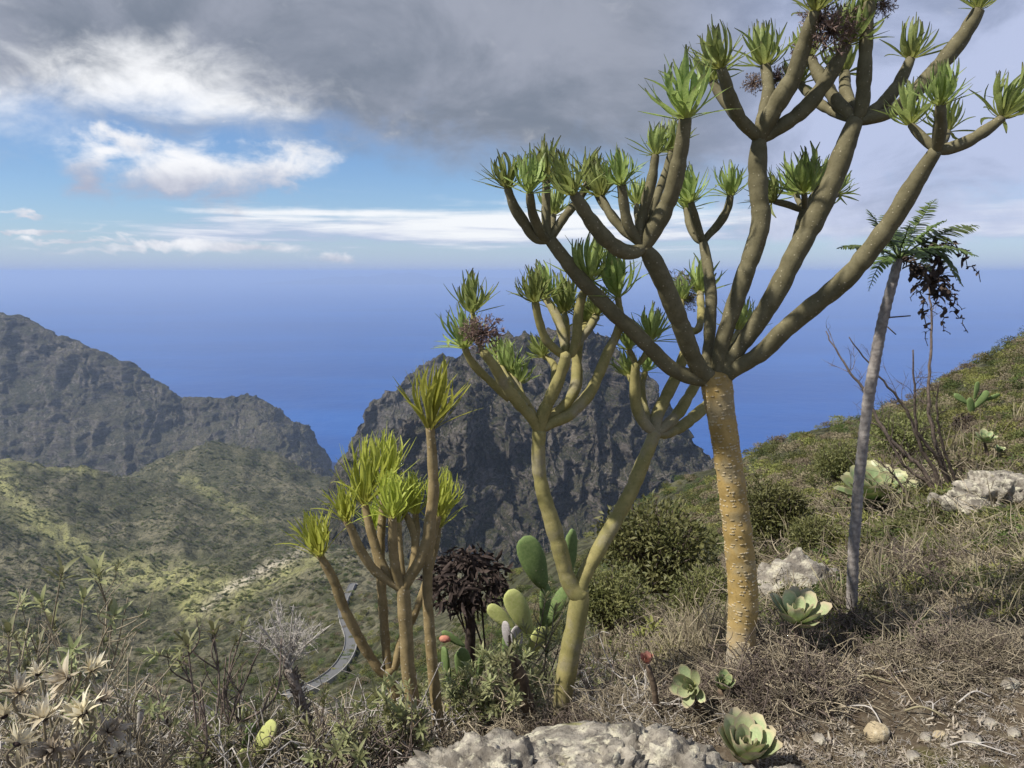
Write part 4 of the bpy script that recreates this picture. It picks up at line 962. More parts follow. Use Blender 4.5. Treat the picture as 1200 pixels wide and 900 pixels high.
# ------------------------------------------------------------------ scatter of uncountable cover (geometry nodes)
def scatter(name, pts, scale, protos, rng_s, tilt=.15, sz=None, idx=None):
    n = len(pts); me = bpy.data.meshes.new(name); me.vertices.add(n); me.vertices.foreach_set('co', np.asarray(pts, np.float32).ravel())
    rot = np.stack([rng_s.normal(0, tilt, n), rng_s.normal(0, tilt, n), rng_s.uniform(0, 6.283, n)], -1)
    scale = np.asarray(scale, float); s3 = np.stack([scale, scale, scale*(1 if sz is None else sz)], -1)
    for an, typ, arr in (('rot', 'FLOAT_VECTOR', rot), ('sca', 'FLOAT_VECTOR', s3)):
        a = me.attributes.new(an, typ, 'POINT'); a.data.foreach_set('vector', arr.astype(np.float32).ravel())
    a = me.attributes.new('pick', 'INT', 'POINT'); a.data.foreach_set('value', (rng_s.integers(0, len(protos), n) if idx is None else idx).astype(np.int32))
    col = bpy.data.collections.new(name+'_kinds')
    for i, pm in enumerate(protos):
        o = bpy.data.objects.new('%s_kind_%02d' % (name, i), pm); col.objects.link(o)
    g = bpy.data.node_groups.new(name, 'GeometryNodeTree')
    g.interface.new_socket('Geometry', in_out='INPUT', socket_type='NodeSocketGeometry'); g.interface.new_socket('Geometry', in_out='OUTPUT', socket_type='NodeSocketGeometry')
    N = g.nodes; gi = N.new('NodeGroupInput'); go = N.new('NodeGroupOutput'); ip = N.new('GeometryNodeInstanceOnPoints'); ci = N.new('GeometryNodeCollectionInfo')
    ci.inputs[0].default_value = col; ci.inputs[1].default_value = True; ci.inputs[2].default_value = True
    def attr(nm, t):
        k = N.new('GeometryNodeInputNamedAttribute'); k.data_type = t; k.inputs[0].default_value = nm; return k.outputs[0]
    er = N.new('FunctionNodeEulerToRotation'); g.links.new(attr('rot', 'FLOAT_VECTOR'), er.inputs[0])
    g.links.new(gi.outputs[0], ip.inputs['Points']); g.links.new(ci.outputs[0], ip.inputs['Instance']); ip.inputs['Pick Instance'].default_value = True
    g.links.new(attr('pick', 'INT'), ip.inputs['Instance Index']); g.links.new(er.outputs[0], ip.inputs['Rotation']); g.links.new(attr('sca', 'FLOAT_VECTOR'), ip.inputs['Scale'])
    g.links.new(ip.outputs[0], go.inputs[0])
    o = link(name, me); md = o.modifiers.new('scatter', 'NODES'); md.node_group = g
    return tag(o, kind='stuff')

def fast_leaves(mb, C, D, Nn, L, w, bend=.15):
    """many two-quad leaves at once: centres C, directions D, normals Nn"""
    Sd = np.cross(D, Nn); Sd /= np.linalg.norm(Sd, axis=1)[:, None]+1e-9
    L = np.broadcast_to(L, (len(C),))[:, None]; w = np.broadcast_to(w, (len(C),))[:, None]
    up = np.cross(Sd, D)
    m = C+D*L*.5+up*L*bend; e = C+D*L
    V = np.stack([C, m-Sd*w*.5, m+Sd*w*.5, e], 1).reshape(-1, 3); k = np.arange(len(C))[:, None]*4
    mb.add(V, None, np.concatenate([k+np.array([0, 2, 1]), k+np.array([1, 2, 3])]), np.tile([[.5, 0], [0, .5], [1, .5], [.5, 1]], (len(C), 1)))
def rdir(rg, n, up=0.):
    d = rg.standard_normal((n, 3))+np.array([0, 0, up]); return d/np.linalg.norm(d, axis=1)[:, None]
def bush_proto(name, material, n, leaf, seed, lumps=9, flat=.75, gap=.35, twigs=0, wid=.32):
    rg = np.random.default_rng(seed); mb = MB(); cs = []
    for k in range(lumps):
        d = rdir(rg, 1, .5)[0]; cs.append((d*np.array([.62, .62, .5])*rg.uniform(.5, 1.), rg.uniform(.26, .5)))
    per = n//lumps
    for c, r in cs:
        d = rdir(rg, per, .25); rad = r*(1-gap*rg.random(per)**1.5)
        p = c+d*rad[:, None]*np.array([1, 1, .9]); p[:, 2] = p[:, 2]*flat+.42*flat
        keep = p[:, 2] > -.1; p, d = p[keep], d[keep]
        D = d+rg.standard_normal(d.shape)*.7; D /= np.linalg.norm(D, axis=1)[:, None]
        fast_leaves(mb, p, D, rdir(rg, len(p), .6), leaf*rg.uniform(.6, 1.4, len(p)), leaf*wid*rg.uniform(.8, 1.3, len(p)), rg.uniform(-.1, .3, (len(p), 1)))
    me = mb.mesh(name, material)
    if twigs:
        mb2 = MB()
        for k in range(twigs):
            c, r = cs[k % lumps]; e = c+rdir(rg, 1, .6)[0]*r*.9; e[2] = e[2]*flat+.42*flat
            m = e*np.array([.45, .45, .5])+rg.standard_normal(3)*.05
            tube(mb2, catmull(np.array([[0, 0, -.1], m, e]), 3), np.linspace(.022, .006, 7), 4, False)
        return me, mb2.mesh('twigs', M['twigdark'])
    return me
def tangle_proto(name, material, n, seed, th=.006, flat=.7):
    rg = np.random.default_rng(seed); mb = MB()
    for k in range(n):
        b = np.append(rg.normal(0, .4, 2), -.08); d = unit(np.append(rg.normal(0, .8, 2), rg.uniform(.15, 1.1))); L = rg.uniform(.4, 1.1)
        w = rg.standard_normal((3, 3))*.12; Pp = np.array([b, b+d*L*.35+w[0], b+d*L*.7+w[1], b+d*L+w[2]+np.array([0, 0, -.12*L])]); Pp[:, 2] *= flat
        tube(mb, catmull(Pp, 2), np.linspace(th, th*.5, 7), 3, False)
        for j in range(2):
            q = Pp[1+j]; e = q+unit(rg.standard_normal(3)+d*.7)*rg.uniform(.15, .4)
            tube(mb, np.array([q, (q+e)/2+rg.standard_normal(3)*.03, e]), [th*.7, th*.5, th*.35], 3, False)
    return mb.mesh(name, material)
def tuft_proto(name, material, n, seed, wid=.018, lean=.45):
    rg = np.random.default_rng(seed); mb = MB()
    global rng
    rng = rg
    for k in range(n):
        b = np.append(rg.normal(0, .12, 2), -.03); d = unit(np.append(rg.normal(0, lean, 2), 1.)); L = rg.uniform(.5, 1.1)
        blade(mb, b, d, rdir(rg, 1)[0], L, wid, rg.uniform(.2, 1.6), .2, 5, .1, .9)
    return mb.mesh(name, material)
def chip_proto(name, material, seed, kind):
    rg = np.random.default_rng(seed); mb = MB()
    global rng
    rng = rg
    if kind == 0:      # curled dry leaves / bark chips
        for k in range(14):
            b = np.append(rg.normal(0, .6, 2), rg.uniform(0, .2)); blade(mb, b, np.append(rg.normal(0, 1, 2), rg.uniform(-.1, .35)), [0, 0, 1], rg.uniform(.5, 1.3), rg.uniform(.08, .22), rg.uniform(-1.4, 1.8), rg.uniform(-.6, .6), 4, .2, .6)
    elif kind == 1:    # sticks
        for k in range(9):
            b = np.append(rg.normal(0, .5, 2), rg.uniform(.02, .2)); d = unit(np.append(rg.normal(0, 1, 2), rg.uniform(-.05, .25))); L = rg.uniform(.7, 2.)
            tube(mb, catmull(np.array([b-d*L*.5, b+rg.standard_normal(3)*.06, b+d*L*.5]), 3), np.linspace(.035, .018, 7), 4)
    else:              # crumbs of stone
        for k in range(10):
            V, f = ICO[3] if False else ICO_S
            mb.add(V*rg.uniform(.05, .17)*(1+.25*rg.standard_normal((len(V), 1)))*np.array([1, .9, .7])+np.append(rg.normal(0, .6, 2), .02), None, f)
    return mb.mesh(name, material, kind != 2)
ICO_S = ico(1)
SCRUB = []
for k, mk in enumerate(('scrub_a', 'scrub_b', 'scrub_c', 'scrub_d', 'scrub_a', 'scrub_b')):
    SCRUB.append(bush_proto('scrub', M[mk], 420, .17, 70+k, 7+k % 3, .72))
rs = np.random.default_rng(99)
def sample(n, x0, x1, y0, y1, d0, d1, steps=170, keep=None):
    px = rs.uniform(x0, x1, n); py = rs.uniform(y0, y1, n)
    H = hit_many(px, py, d0*.8, d1, steps)
    H = H[(H[:, 1] > d0) & (H[:, 1] < d1*.985)]
    return H
def patchy(H, wl, lo): return (fbm(H[:, 0]/wl, H[:, 1]/wl, 3) > lo)
# own hillside running down to the gorge
H = sample(9000, -60, 900, 560, 905, 30, 430); H = H[patchy(H, 22, -.28)]
d = H[:, 1]; sc = np.clip(.45+d*.0055, .4, 2.1)*rs.uniform(.55, 1.3, len(H))
pick = np.where(rs.random(len(H)) < .5, rs.choice([0, 1, 4, 5], len(H)), rs.choice([0, 1, 2, 3], len(H)))
scatter('hillside_scrub', H-np.array([0, 0, .08]), sc, SCRUB, rs, sz=.8, idx=pick)
# terraces and slopes of the valley
H = sample(17000, -60, 420, 505, 720, 430, 1700); H = H[patchy(H, 60, -.2)]
scatter('valley_scrub', H-np.array([0, 0, .2]), (.9+H[:, 1]*.0013)*rs.uniform(.4, 1.3, len(H)), SCRUB, rs, sz=.75, idx=rs.choice([1, 1, 4, 5, 0], len(H)))
# slope rising on the right
H = sample(4200, 640, 1260, 380, 640, 6, 75, 150)
d = H[:, 1]; scatter('slope_scrub', H-np.array([0, 0, .04]), np.clip(.10+d*.0125, .1, .75)*rs.uniform(.5, 1.35, len(H)), SCRUB, rs, sz=.85, idx=rs.choice([0, 2, 3, 4, 1, 2, 2, 3], len(H)))
# dry brush close by
TANG = [tangle_proto('dry_tangle', M[m_], 30, 80+k, .013) for k, m_ in enumerate(('twig', 'twig', 'twigdark', 'twig'))]
TUFT = [tuft_proto('grass_tuft', M['grass'], 26, 90+k) for k in range(3)]
H1 = sample(1000, 880, 1250, 560, 815, 1.75, 9., 120); H2 = sample(600, 640, 900, 690, 870, 1.9, 8., 120); H3 = sample(300, 350, 700, 800, 905, 1.9, 4, 120)
H = np.vstack([H1, H2, H3]); keep = ~((H[:, 1] < 2.12) & (H[:, 0] > .42) & (rs.random(len(H)) < .8)); H = H[keep]; H = H[fbm(H[:, 0]*1.5, H[:, 1]*1.5, 3) > -.32]
for rx, ry, rr in ((1170, 600, .26), (1120, 605, .16), (1140, 640, .15), (935, 695, .2), (1030, 590, .12)):
    q = hit(rx, ry+14); H = H[np.hypot(H[:, 0]-q[0], H[:, 1]-q[1]+.12) > rr]
scatter('dry_brush', H-np.array([0, 0, .01]), np.clip(.06*H[:, 1]**.9, .06, .45)*rs.uniform(.5, 1.35, len(H)), TANG, rs, .3, sz=rs.uniform(.5, 1.1, len(H)), idx=np.where(fbm(H[:, 0]*1.3+7, H[:, 1]*1.3, 3) > .26, 2, rs.choice([0, 1, 3, 0, 1, 2], len(H))))
H = np.vstack([sample(480, 880, 1260, 735, 835, 1.9, 3., 110), sample(260, 640, 900, 770, 860, 1.8, 3., 110)]); H = H[fbm(H[:, 0]*2.2+3, H[:, 1]*2.2, 3) < .22]
scatter('twig_mat', H, rs.uniform(.07, .15, len(H)), TANG, rs, .2, sz=rs.uniform(.12, .3, len(H)), idx=rs.choice([0, 1, 3, 2], len(H)))
n_ = 420; lp = np.array([at(a, b, c_) for a, b, c_ in zip(rs.uniform(-40, 470, n_), rs.uniform(835, 960, n_), rs.uniform(1.7, 2.7, n_))])
lp[:, 2] = np.maximum(zground(lp[:, 0], lp[:, 1])-.02, lp[:, 2]-.12)
n2_ = 150; wp = sample(n2_, 470, 760, 775, 870, 1.85, 3.2, 110)
wp = wp[~((wp[:, 0] > at(615, 850, 2.2)[0]) & (wp[:, 0] < at(705, 850, 2.2)[0]))]
TW = [tangle_proto('pale_tangle', M['twigwhite'], 22, 140+k, .012) for k in range(2)]
hp = np.vstack([np.array([hit(a, b) for a, b in zip(rs.uniform(896, 965, 34), rs.uniform(770, 838, 34))]), np.array([hit(a, b) for a, b in zip(rs.uniform(700, 850, 26), rs.uniform(760, 830, 26))]), np.array([hit(a, b) for a, b in zip(rs.uniform(960, 1190, 26), rs.uniform(720, 775, 26))])])
scatter('twig_heap', hp, rs.uniform(.08, .16, len(hp)), TANG, rs, .3, sz=rs.uniform(.9, 1.6, len(hp)), idx=rs.choice([0, 1, 2, 2], len(hp)))
TW += [tangle_proto('pale_tangle', M['grass'], 9, 150+k, .016) for k in range(2)]
H_ = sample(110, 890, 1250, 570, 790, 1.9, 7., 110)
scatter('pale_stalks', H_, np.clip(.085*H_[:, 1]**.9, .1, .5)*rs.uniform(.5, 1.3, len(H_)), TW[2:], rs, .3, sz=rs.uniform(.6, 1.2, len(H_)))
scatter('pale_brush', wp, rs.uniform(.09, .2, len(wp)), TW[:2]+[TANG[0]], rs, .3, sz=rs.uniform(.6, 1.3, len(wp)))
scatter('drop_brush', lp, rs.uniform(.10, .24, n_), TANG+TW[:2], rs, .35, sz=rs.uniform(.8, 1.5, n_), idx=rs.choice([0, 1, 3, 2, 4, 5], n_))
H = np.vstack([sample(260, 690, 860, 640, 800, 2.2, 7, 100), sample(60, 900, 1240, 480, 760, 2.2, 14, 100)])
scatter('dry_grass', H, np.clip(.10*H[:, 1]**.75, .1, .6)*rs.uniform(.5, 1.3, len(H)), TUFT, rs, .15)
H = np.vstack([sample(800, 880, 1250, 560, 770, 2.2, 9., 120), sample(240, 640, 880, 700, 830, 2.3, 8., 120)])
scatter('low_scrub', H-np.array([0, 0, .01]), np.clip(.038*H[:, 1], .05, .42)*rs.uniform(.5, 1.4, len(H)), SCRUB, rs, .2, sz=.7, idx=rs.choice([0, 2, 0, 3, 4, 1], len(H)))
CHIPS = [chip_proto('leaf_litter', M['litter'], 110, 0), chip_proto('leaf_litter', M['litter'], 111, 0), chip_proto('sticks', M['twig'], 112, 1), chip_proto('crumbs', M['rock2'], 113, 2), chip_proto('sticks', M['twigwhite'], 114, 1)]
H = np.vstack([sample(1500, 880, 1260, 740, 915, 1.2, 3.2, 110), sample(300, 620, 900, 800, 905, 1.4, 3, 110)])
soilp = (fbm(H[:, 0]*2.2+3, H[:, 1]*2.2, 3) > .05) & (H[:, 1] < 1.95); H = H[~(soilp & (rs.random(len(H)) < .85))]
scatter('ground_litter', H+np.array([0, 0, .002]), rs.uniform(.008, .024, len(H)), CHIPS, rs, .25, idx=rs.choice([0, 1, 2, 3, 2, 1, 4, 2], len(H)))

# ------------------------------------------------------------------ shrubs one can point at
BIG = [bush_proto('foliage', M['bushleaf'], 6000, .10, 200+k, 22, .95, .6, 130, .30) for k in range(2)]
def bush(px, py, rpx, Y, label, k=0, rz=0., sq=1., group='leafy olive bushes', name='leafy_bush'):
    c = at(px, py, Y); r = rpx*Y/F; c = c-np.array([0, 0, r*.42])
    g = min(c[2], float(zground(c[0], c[1]))+.02); c[2] = max(g, c[2]-.35*r) if g < c[2]-.35*r else g
    T_ = empty(name, c, label, 'bush', group)
    T_.scale = (r, r, r*sq); T_.rotation_euler = (0, 0, rz)
    link('foliage', BIG[k][0], T_); link('twig', BIG[k][1], T_); return T_
bush(775, 620, 92, 5.0, 'dense olive bush filling the gap between the ochre trunk and the leaning stems', 0, .3)
bush(715, 690, 62, 4.1, 'olive bush directly behind the right leaning stem of the forked tree', 1, 1.2)
bush(825, 690, 62, 3.9, 'shaded olive bush hard against the left side of the ochre trunk', 0, 2.2)
bush(905, 585, 66, 6.0, 'olive bush just right of the ochre trunk on the slope', 1, 4.)
bush(955, 625, 50, 4.9, 'sparse brownish bush between the ochre trunk and the large aeonium', 0, 5.)
bush(1060, 500, 46, 10, 'rounded olive bush behind the bare shrub', 1, .7)
bush(985, 530, 40, 9.0, 'olive bush on the slope left of the slender grey stem', 0, 1.7)
HS = [bush_proto('hillside_shrub', M[m_], 900, .13, 230+k, 10, .8, .5) for k, m_ in enumerate(('scrub_a', 'scrub_b', 'scrub_d', 'scrub_c', 'scrub_a'))]
n = 0
lab = ['round olive shrub on the rising slope', 'round dark green shrub on the rising slope', 'yellowish shrub on the rising slope', 'dry greyish-brown shrub on the rising slope', 'round olive shrub on the rising slope']
sky = [(1196,398),(1180,402),(1160,414),(1135,420),(1112,428),(1090,436),(1070,442),(1046,450),(1022,462),(1000,470),(975,478),(950,487),(928,494),(905,502),(885,506),(1208,392)]
spots = [(x, y+14, 1) for x, y in sky]+[(rs.uniform(860, 1240), rs.uniform(440, 560), 0) for _ in range(70)]+[(rs.uniform(600, 860), rs.uniform(560, 680), 0) for _ in range(26)]
for x, y, edge in spots:
    h = hit(x, y, 5, 130)
    if h[1] > 120: continue
    k = int(rs.integers(0, 5)); r = np.clip(.14+h[1]*.011, .2, .95)*rs.uniform(.7, 1.25)
    o = link('hillside_shrub', HS[k]); o.location = h-np.array([0, 0, .05]); o.scale = (r, r, r*rs.uniform(.7, 1.05)); o.rotation_euler = (0, 0, rs.uniform(0, 6))
    where = 'on the skyline of the rising slope' if edge else 'on the spur beyond the forked tree' if x < 860 else 'between the ochre trunk and the slender grey stem' if x < 1005 else 'behind the bare shrub' if x < 1110 else 'around the far prickly pear'
    kind_ = lab[k].split(' shrub')[0]+(' low' if r < .35 else '')
    tag(o, kind_+' shrub '+where, 'shrub', kind_+' shrubs '+where)

# ------------------------------------------------------------------ twiggy plants
def limb(mb, Pw, r0, r1, n=5, sub=5, jit=0., rg=None):
    C = catmull(np.asarray(Pw, float), sub)
    if jit: C[1:-1] += rg.standard_normal((len(C)-2, 3))*jit
    tube(mb, C, np.linspace(r0, r1, len(C)), n); return C
def side_twigs(mb, C, rg, n, L, r, depth=1, up=.4, t0=.25):
    for k in range(n):
        i = int(rg.uniform(t0, .98)*(len(C)-1)); p = C[i]; tg = unit(C[min(i+1, len(C)-1)]-C[max(i-1, 0)])
        d = unit(tg*.7+rg.standard_normal(3)*.75+np.array([0, 0, up])); l = L*rg.uniform(.4, 1.1)
        Cc = limb(mb, [p, p+d*l*.5+rg.standard_normal(3)*l*.08, p+d*l+rg.standard_normal(3)*l*.12], r, r*.35, 3, 3)
        if depth: side_twigs(mb, Cc, rg, max(1, n//3), L*.5, r*.55, depth-1, up, .2)
def bare_shrub():
    rg = np.random.default_rng(51); b = hit(1095, 596); d = b[1]
    T_ = empty('bare_shrub', b, 'leafless dark shrub with thin branches rising from the rock outcrop', 'shrub')
    main = [P(1108,600,4, 1080,550,3.4, 1040,510,2.8, 1010,455,2.2, 985,420,1.6, 968,388,1), P(1112,600,4, 1096,555,3.4, 1078,520,3, 1062,480,2.4, 1030,440,1.6, 995,395,1),
            P(1122,590,4, 1105,545,3.6, 1092,500,3, 1088,455,2.6, 1092,400,2, 1090,350,1.4, 1085,315,1), P(1120,590,3.5, 1100,540,3, 1075,505,2.4, 1072,460,1.8, 1070,410,1.2),
            P(1125,592,3, 1118,560,2.6, 1104,520,2, 1098,480,1.4, 1100,450,1), P(1105,604,3.4, 1090,570,2.8, 1060,545,2.2, 1035,505,1.6, 1015,490,1), P(1100,606,3, 1072,590,2.4, 1050,560,1.8, 1032,540,1)]
    for i, m in enumerate(main):
        mb = MB(); dz = rg.uniform(-.25, .25); Y = np.linspace(d, d+dz, len(m))
        C = limb(mb, [at(a, c, y)-b for (a, c, _), y in zip(m, Y)], m[0][2]*.8*d/F, m[-1][2]*.7*d/F, 5, 6, .004, rg)
        side_twigs(mb, C, rg, 12, .26, .0034, 1, .5)
        link('branch', mb.mesh('branch', M['twigdark']), T_)
bare_shrub()

def leafy_shrub(name, base, shoots, label, seed, twig='twigdark', leaf='narrow', L=.04, w=.007, nl=12, r=.0035, bare=.6, side=3, cat='shrub', group=None, twL=.12, spread=.9):
    """base (px,py,Y); shoots: (tip px, py, dY, whorl scale); each shoot is a stem with leaf whorls"""
    global rng
    rg = rng = np.random.default_rng(seed); b = at(*base); T_ = empty(name, b, label, cat, group)
    for sx, sy, dY, ws in shoots:
        e = at(sx, sy, base[2]+dY)-b; H_ = np.linalg.norm(e)
        m1 = e*.35+rg.standard_normal(3)*H_*.07+np.array([0, 0, .03*H_]); m2 = e*.7+rg.standard_normal(3)*H_*.05
        mb = MB(); C = limb(mb, [rg.standard_normal(3)*.012*np.array([1, 1, 0]), m1, m2, e], r*1.2, r*.5, 5, 6)
        ends = [(C[-1], unit(C[-1]-C[-3]), ws)]
        for k in range(side):
            i = int(rg.uniform(.35, .92)*(len(C)-1)); d = unit(unit(e)*.6+rg.standard_normal(3)*.6+np.array([0, 0, .4])); l = twL*rg.uniform(.4, 1.)
            Cc = limb(mb, [C[i], C[i]+d*l*.5+rg.standard_normal(3)*l*.1, C[i]+d*l+np.array([0, 0, .1*l])], r*.6, r*.3, 4, 3)
            if rg.random() > bare: ends.append((Cc[-1], unit(Cc[-1]-Cc[-2]), ws*rg.uniform(.5, .9)))
            else: side_twigs(mb, Cc, rg, 3, l*.6, r*.3, 0)
        st = link('stem', mb.mesh('stem', M[twig]), T_)
        if ws > 0:
            for p, ax, s in ends:
                mb = MB()
                for j in range(nl):
                    th = .25+spread*(j/nl)**.8+rg.uniform(-.1, .2); ph = j*2.4+rg.uniform(-.3, .3)
                    a = unit(np.cross(ax, [.3, .8, .1])); c_ = np.cross(ax, a)
                    d = ax*math.cos(th)+(a*math.cos(ph)+c_*math.sin(ph))*math.sin(th); upv = ax*math.sin(th)-(a*math.cos(ph)+c_*math.sin(ph))*math.cos(th)
                    blade(mb, p-ax*L*.5*(j/nl), d, upv, L*s*rg.uniform(.7, 1.2), w*s*rg.uniform(.8, 1.3), rg.uniform(.1, 1.0), .25, 4, .05, .5, .1)
                link('leaf_whorl', mb.mesh('leaf_whorl', M[leaf]), st)
    return T_
leafy_shrub('leafy_shrub', (60, 960, 1.9), [(72,672,.0,1.),(115,672,.1,1.1),(48,705,-.05,.9),(62,730,.1,1.),(135,720,.05,.9),(98,700,.15,.9),(30,760,.0,.8),(160,740,.1,.0),(150,700,.2,0),(85,760,-.1,.8)],
   'straggly shrub with sparse drooping leaf tufts on grey stems behind the papery seed heads', 301, 'twig', 'narrow', .055, .012, 10, .0035, .55, 5, twL=.16)
leafy_shrub('leafy_shrub', (255, 960, 1.8), [(220,755,.0,1.1),(250,738,.1,1.),(210,775,.05,.8),(285,735,.15,.8),(330,748,.1,0),(235,800,-.1,0),(300,770,.05,0),(265,770,.2,0),(180,800,.1,0),(320,800,.1,.6)],
   'open twiggy shrub with rosettes of narrow leaves on bent bare stems', 302, 'twigdark', 'narrow', .045, .009, 13, .004, .75, 6, twL=.14)
leafy_shrub('leafy_shrub', (395, 950, 1.75), [(360,850,0,.9),(380,820,.1,1.),(410,860,0,1.),(340,870,.05,.9),(430,850,.1,.9),(395,880,-.1,1.),(365,890,-.05,.9),(450,870,.1,.8),(420,830,.2,.8),(330,840,.15,.9)],
   'low tangle of narrow-leaved weed left of the thin brown stems', 303, 'twigdark', 'narrow', .042, .008, 11, .003, .4, 5, twL=.10)
leafy_shrub('leafy_shrub', (570, 900, 2.35), [(545,790,0,.9),(565,770,.05,1.),(585,785,-.05,1.),(600,760,.05,1.),(620,770,0,1.),(640,745,.05,1.),(650,715,.1,1.),(662,735,.1,.8),(530,815,-.05,.9),(560,815,-.1,1.),(590,810,-.1,.9),(630,800,-.1,.9),(640,700,.1,.9)],
   'thicket of narrow-leaved weed with reddish stems at the foot of the forked tree', 304, 'twigdark', 'narrow', .05, .009, 12, .003, .35, 6, twL=.13)
leafy_shrub('leafy_shrub', (770, 800, 2.9), [(765,735,0,1.1),(755,745,.05,.9),(742,790,-.1,.9)], 'single yellow-green leaf whorl on a thin stalk above the pink rosette', 305, 'twig', 'scrub_d', .055, .010, 14, .003, .8, 2, twL=.08)
leafy_shrub('leafy_shrub', (720, 900, 2.2), [(700,800,0,.7),(720,770,.05,.7),(745,800,.05,.7),(690,770,.1,.7),(735,830,-.1,.8),(705,840,-.1,.7)], 'wiry weed with small leaf tufts behind the foreground boulder', 306, 'twigdark', 'narrow', .035, .007, 10, .0025, .55, 6, twL=.12)

leafy_shrub('leafy_shrub', (150, 965, 1.55), [(120,800,0,0),(150,770,.05,0),(175,790,0,0),(135,835,.05,.8),(190,830,0,.9),(205,850,.05,.8),(165,850,-.05,0),(110,850,.1,0),(225,860,0,.9)], 'dry grey twiggy shrub between the papery thistle and the open twiggy shrub', 307, 'twig', 'narrow', .035, .008, 10, .003, .75, 8, twL=.13)
leafy_shrub('leafy_shrub', (20, 965, 1.5), [(10,740,0,.9),(35,725,.1,0),(-10,770,0,.9),(60,770,.05,0),(45,755,.15,.8)], 'grey-stemmed shrub with a few leaves rising behind the papery thistle heads', 308, 'twig', 'narrow', .045, .010, 10, .003, .6, 8, twL=.14)
leafy_shrub('leafy_shrub', (320, 960, 1.9), [(300,830,0,.8),(340,860,.05,.9),(318,815,.1,0),(282,840,.1,.8),(350,880,-.1,.9),(310,885,-.1,.9),(270,880,-.1,.8)], 'wiry weed tangled over the rounded prickly pear', 309, 'twig', 'narrow', .04, .008, 11, .003, .5, 7, twL=.11)
rw = np.random.default_rng(401)
PL = ['beside the papery thistle', 'below the open twiggy shrub', 'around the rounded prickly pear', 'around the feet of the thin brown stems', 'between the thin brown stems and the forked tree', 'at the foot of the forked tree']
WX = [70, 200, 290, 430, 550, 640]
def weed(i, x, y, Y):
    sh = [(x+rw.uniform(-28, 28), y-rw.uniform(15, 60), rw.uniform(-.1, .1), rw.uniform(.6, 1.)) for _ in range(5)]
    leafy_shrub('weed', (x, y, Y), sh, 'narrow-leaved grey-green weed '+PL[i], 410+int(x*3+y), 'twig', 'narrow', .045, .010, 12, .0026, .35, 4, 'weed', 'weeds '+PL[i], .09)
for i, x in enumerate(WX):
    for k in range(3): weed(i, x+rw.uniform(-55, 55), rw.uniform(880, 925) if i < 4 else rw.uniform(825, 870), rw.uniform(1.75, 2.3) if i < 4 else rw.uniform(2.1, 2.6))
# bleached fan of dead twigs on a scaly stem
def dead_fan():
    rg = np.random.default_rng(61); Y = 1.95; b = at(362, 905, Y); T_ = empty('dead_shrub', b, 'bleached white fan of dead twigs on a scaly grey stem', 'shrub')
    mb = MB(); C = limb(mb, [np.zeros(3), at(358, 850, Y)-b, at(350, 815, Y)-b, at(338, 785, Y)-b], .019, .012, 9, 7)
    for i in range(0, len(C)-1):
        for k in range(7):
            a = rg.uniform(0, 6.28); d = np.array([math.cos(a), math.sin(a), .5]); blade(mb, C[i]+d*.012, d, [0, 0, 1], .018, .012, -.6, .3, 2)
    link('stem', mb.mesh('stem', M['scaly']), T_); h = C[-1]
    for k in range(16):
        mb = MB(); t = k/15; e = at(285+100*t+rg.uniform(-8, 8), 738-22*math.sin(math.pi*t)+rg.uniform(-14, 14), Y+rg.uniform(-.12, .12))-b
        c = limb(mb, [h, h*.6+e*.4+np.array([0, 0, .015]), e], .003, .0012, 4, 5); side_twigs(mb, c, rg, 10, .06, .0014, 1, .2)
        link('twig', mb.mesh('twig', M['twigwhite']), T_)
dead_fan()
# withered dark plant and stump
def withered(px, py, rpx, Y, base, label, seed, n=420):
    global rng
    rg = rng = np.random.default_rng(seed); b = at(*base, Y); c = at(px, py, Y)-b; r = rpx*Y/F
    T_ = empty('withered_plant', b, label, 'dead plant')
    mb = MB(); limb(mb, [np.zeros(3), c*.5+np.array([.01, 0, 0]), c], r*.14, r*.10, 7, 5)
    for k in range(7): limb(mb, [c*rg.uniform(.5, .9), c+rg.standard_normal(3)*r*.4-np.array([0, 0, .2*r]), c+rg.standard_normal(3)*r*.5-np.array([0, 0, r*1.3])], r*.05, r*.02, 4, 4)
    link('stem', mb.mesh('stem', M['dead']), T_)
    mb = MB()
    for k in range(n):
        d = rdir(rg, 1, .35)[0]; p = c+d*r*np.array([1, .9, .75])*rg.uniform(.55, 1.); blade(mb, p, unit(d*.4+rg.standard_normal(3)*.6-np.array([0, 0, .8])), rg.standard_normal(3), r*rg.uniform(.2, .45), r*.09, rg.uniform(-2, 2), .4, 3)
    link('withered_leaves', mb.mesh('withered_leaves', M['dead']), T_)
withered(547, 680, 52, 3.0, (550, 780), 'dark withered plant with a mop of hanging black-brown leaves', 71, 620)
withered(1132, 497, 17, hit(1132, 508)[1], (1132, 512), 'dark dead clump under the far prickly pear', 72, 260)
def stump():
    rg = np.random.default_rng(73); Y = 2.2; b = at(622, 868, Y); mb = MB()
    C = catmull(np.array([b-b, at(617, 830, Y)-b, at(609, 795, Y)-b, at(604, 768, Y)-b]), 7)
    tube(mb, C, np.interp(np.arange(len(C)), [0, 6, 15, 21], [.032, .027, .023, .006]), 10, True, lump=.09)
    limb(mb, [at(611, 805, Y)-b, at(600, 775, Y-.02)-b, at(597, 745, Y-.02)-b], .010, .004, 6, 4)
    o = link('tree_stump', mb.mesh('tree_stump', M['deadwood'])); o.location = b; tag(o, 'broken brown stump with splintered top left of the forked tree base', 'stump')
stump()
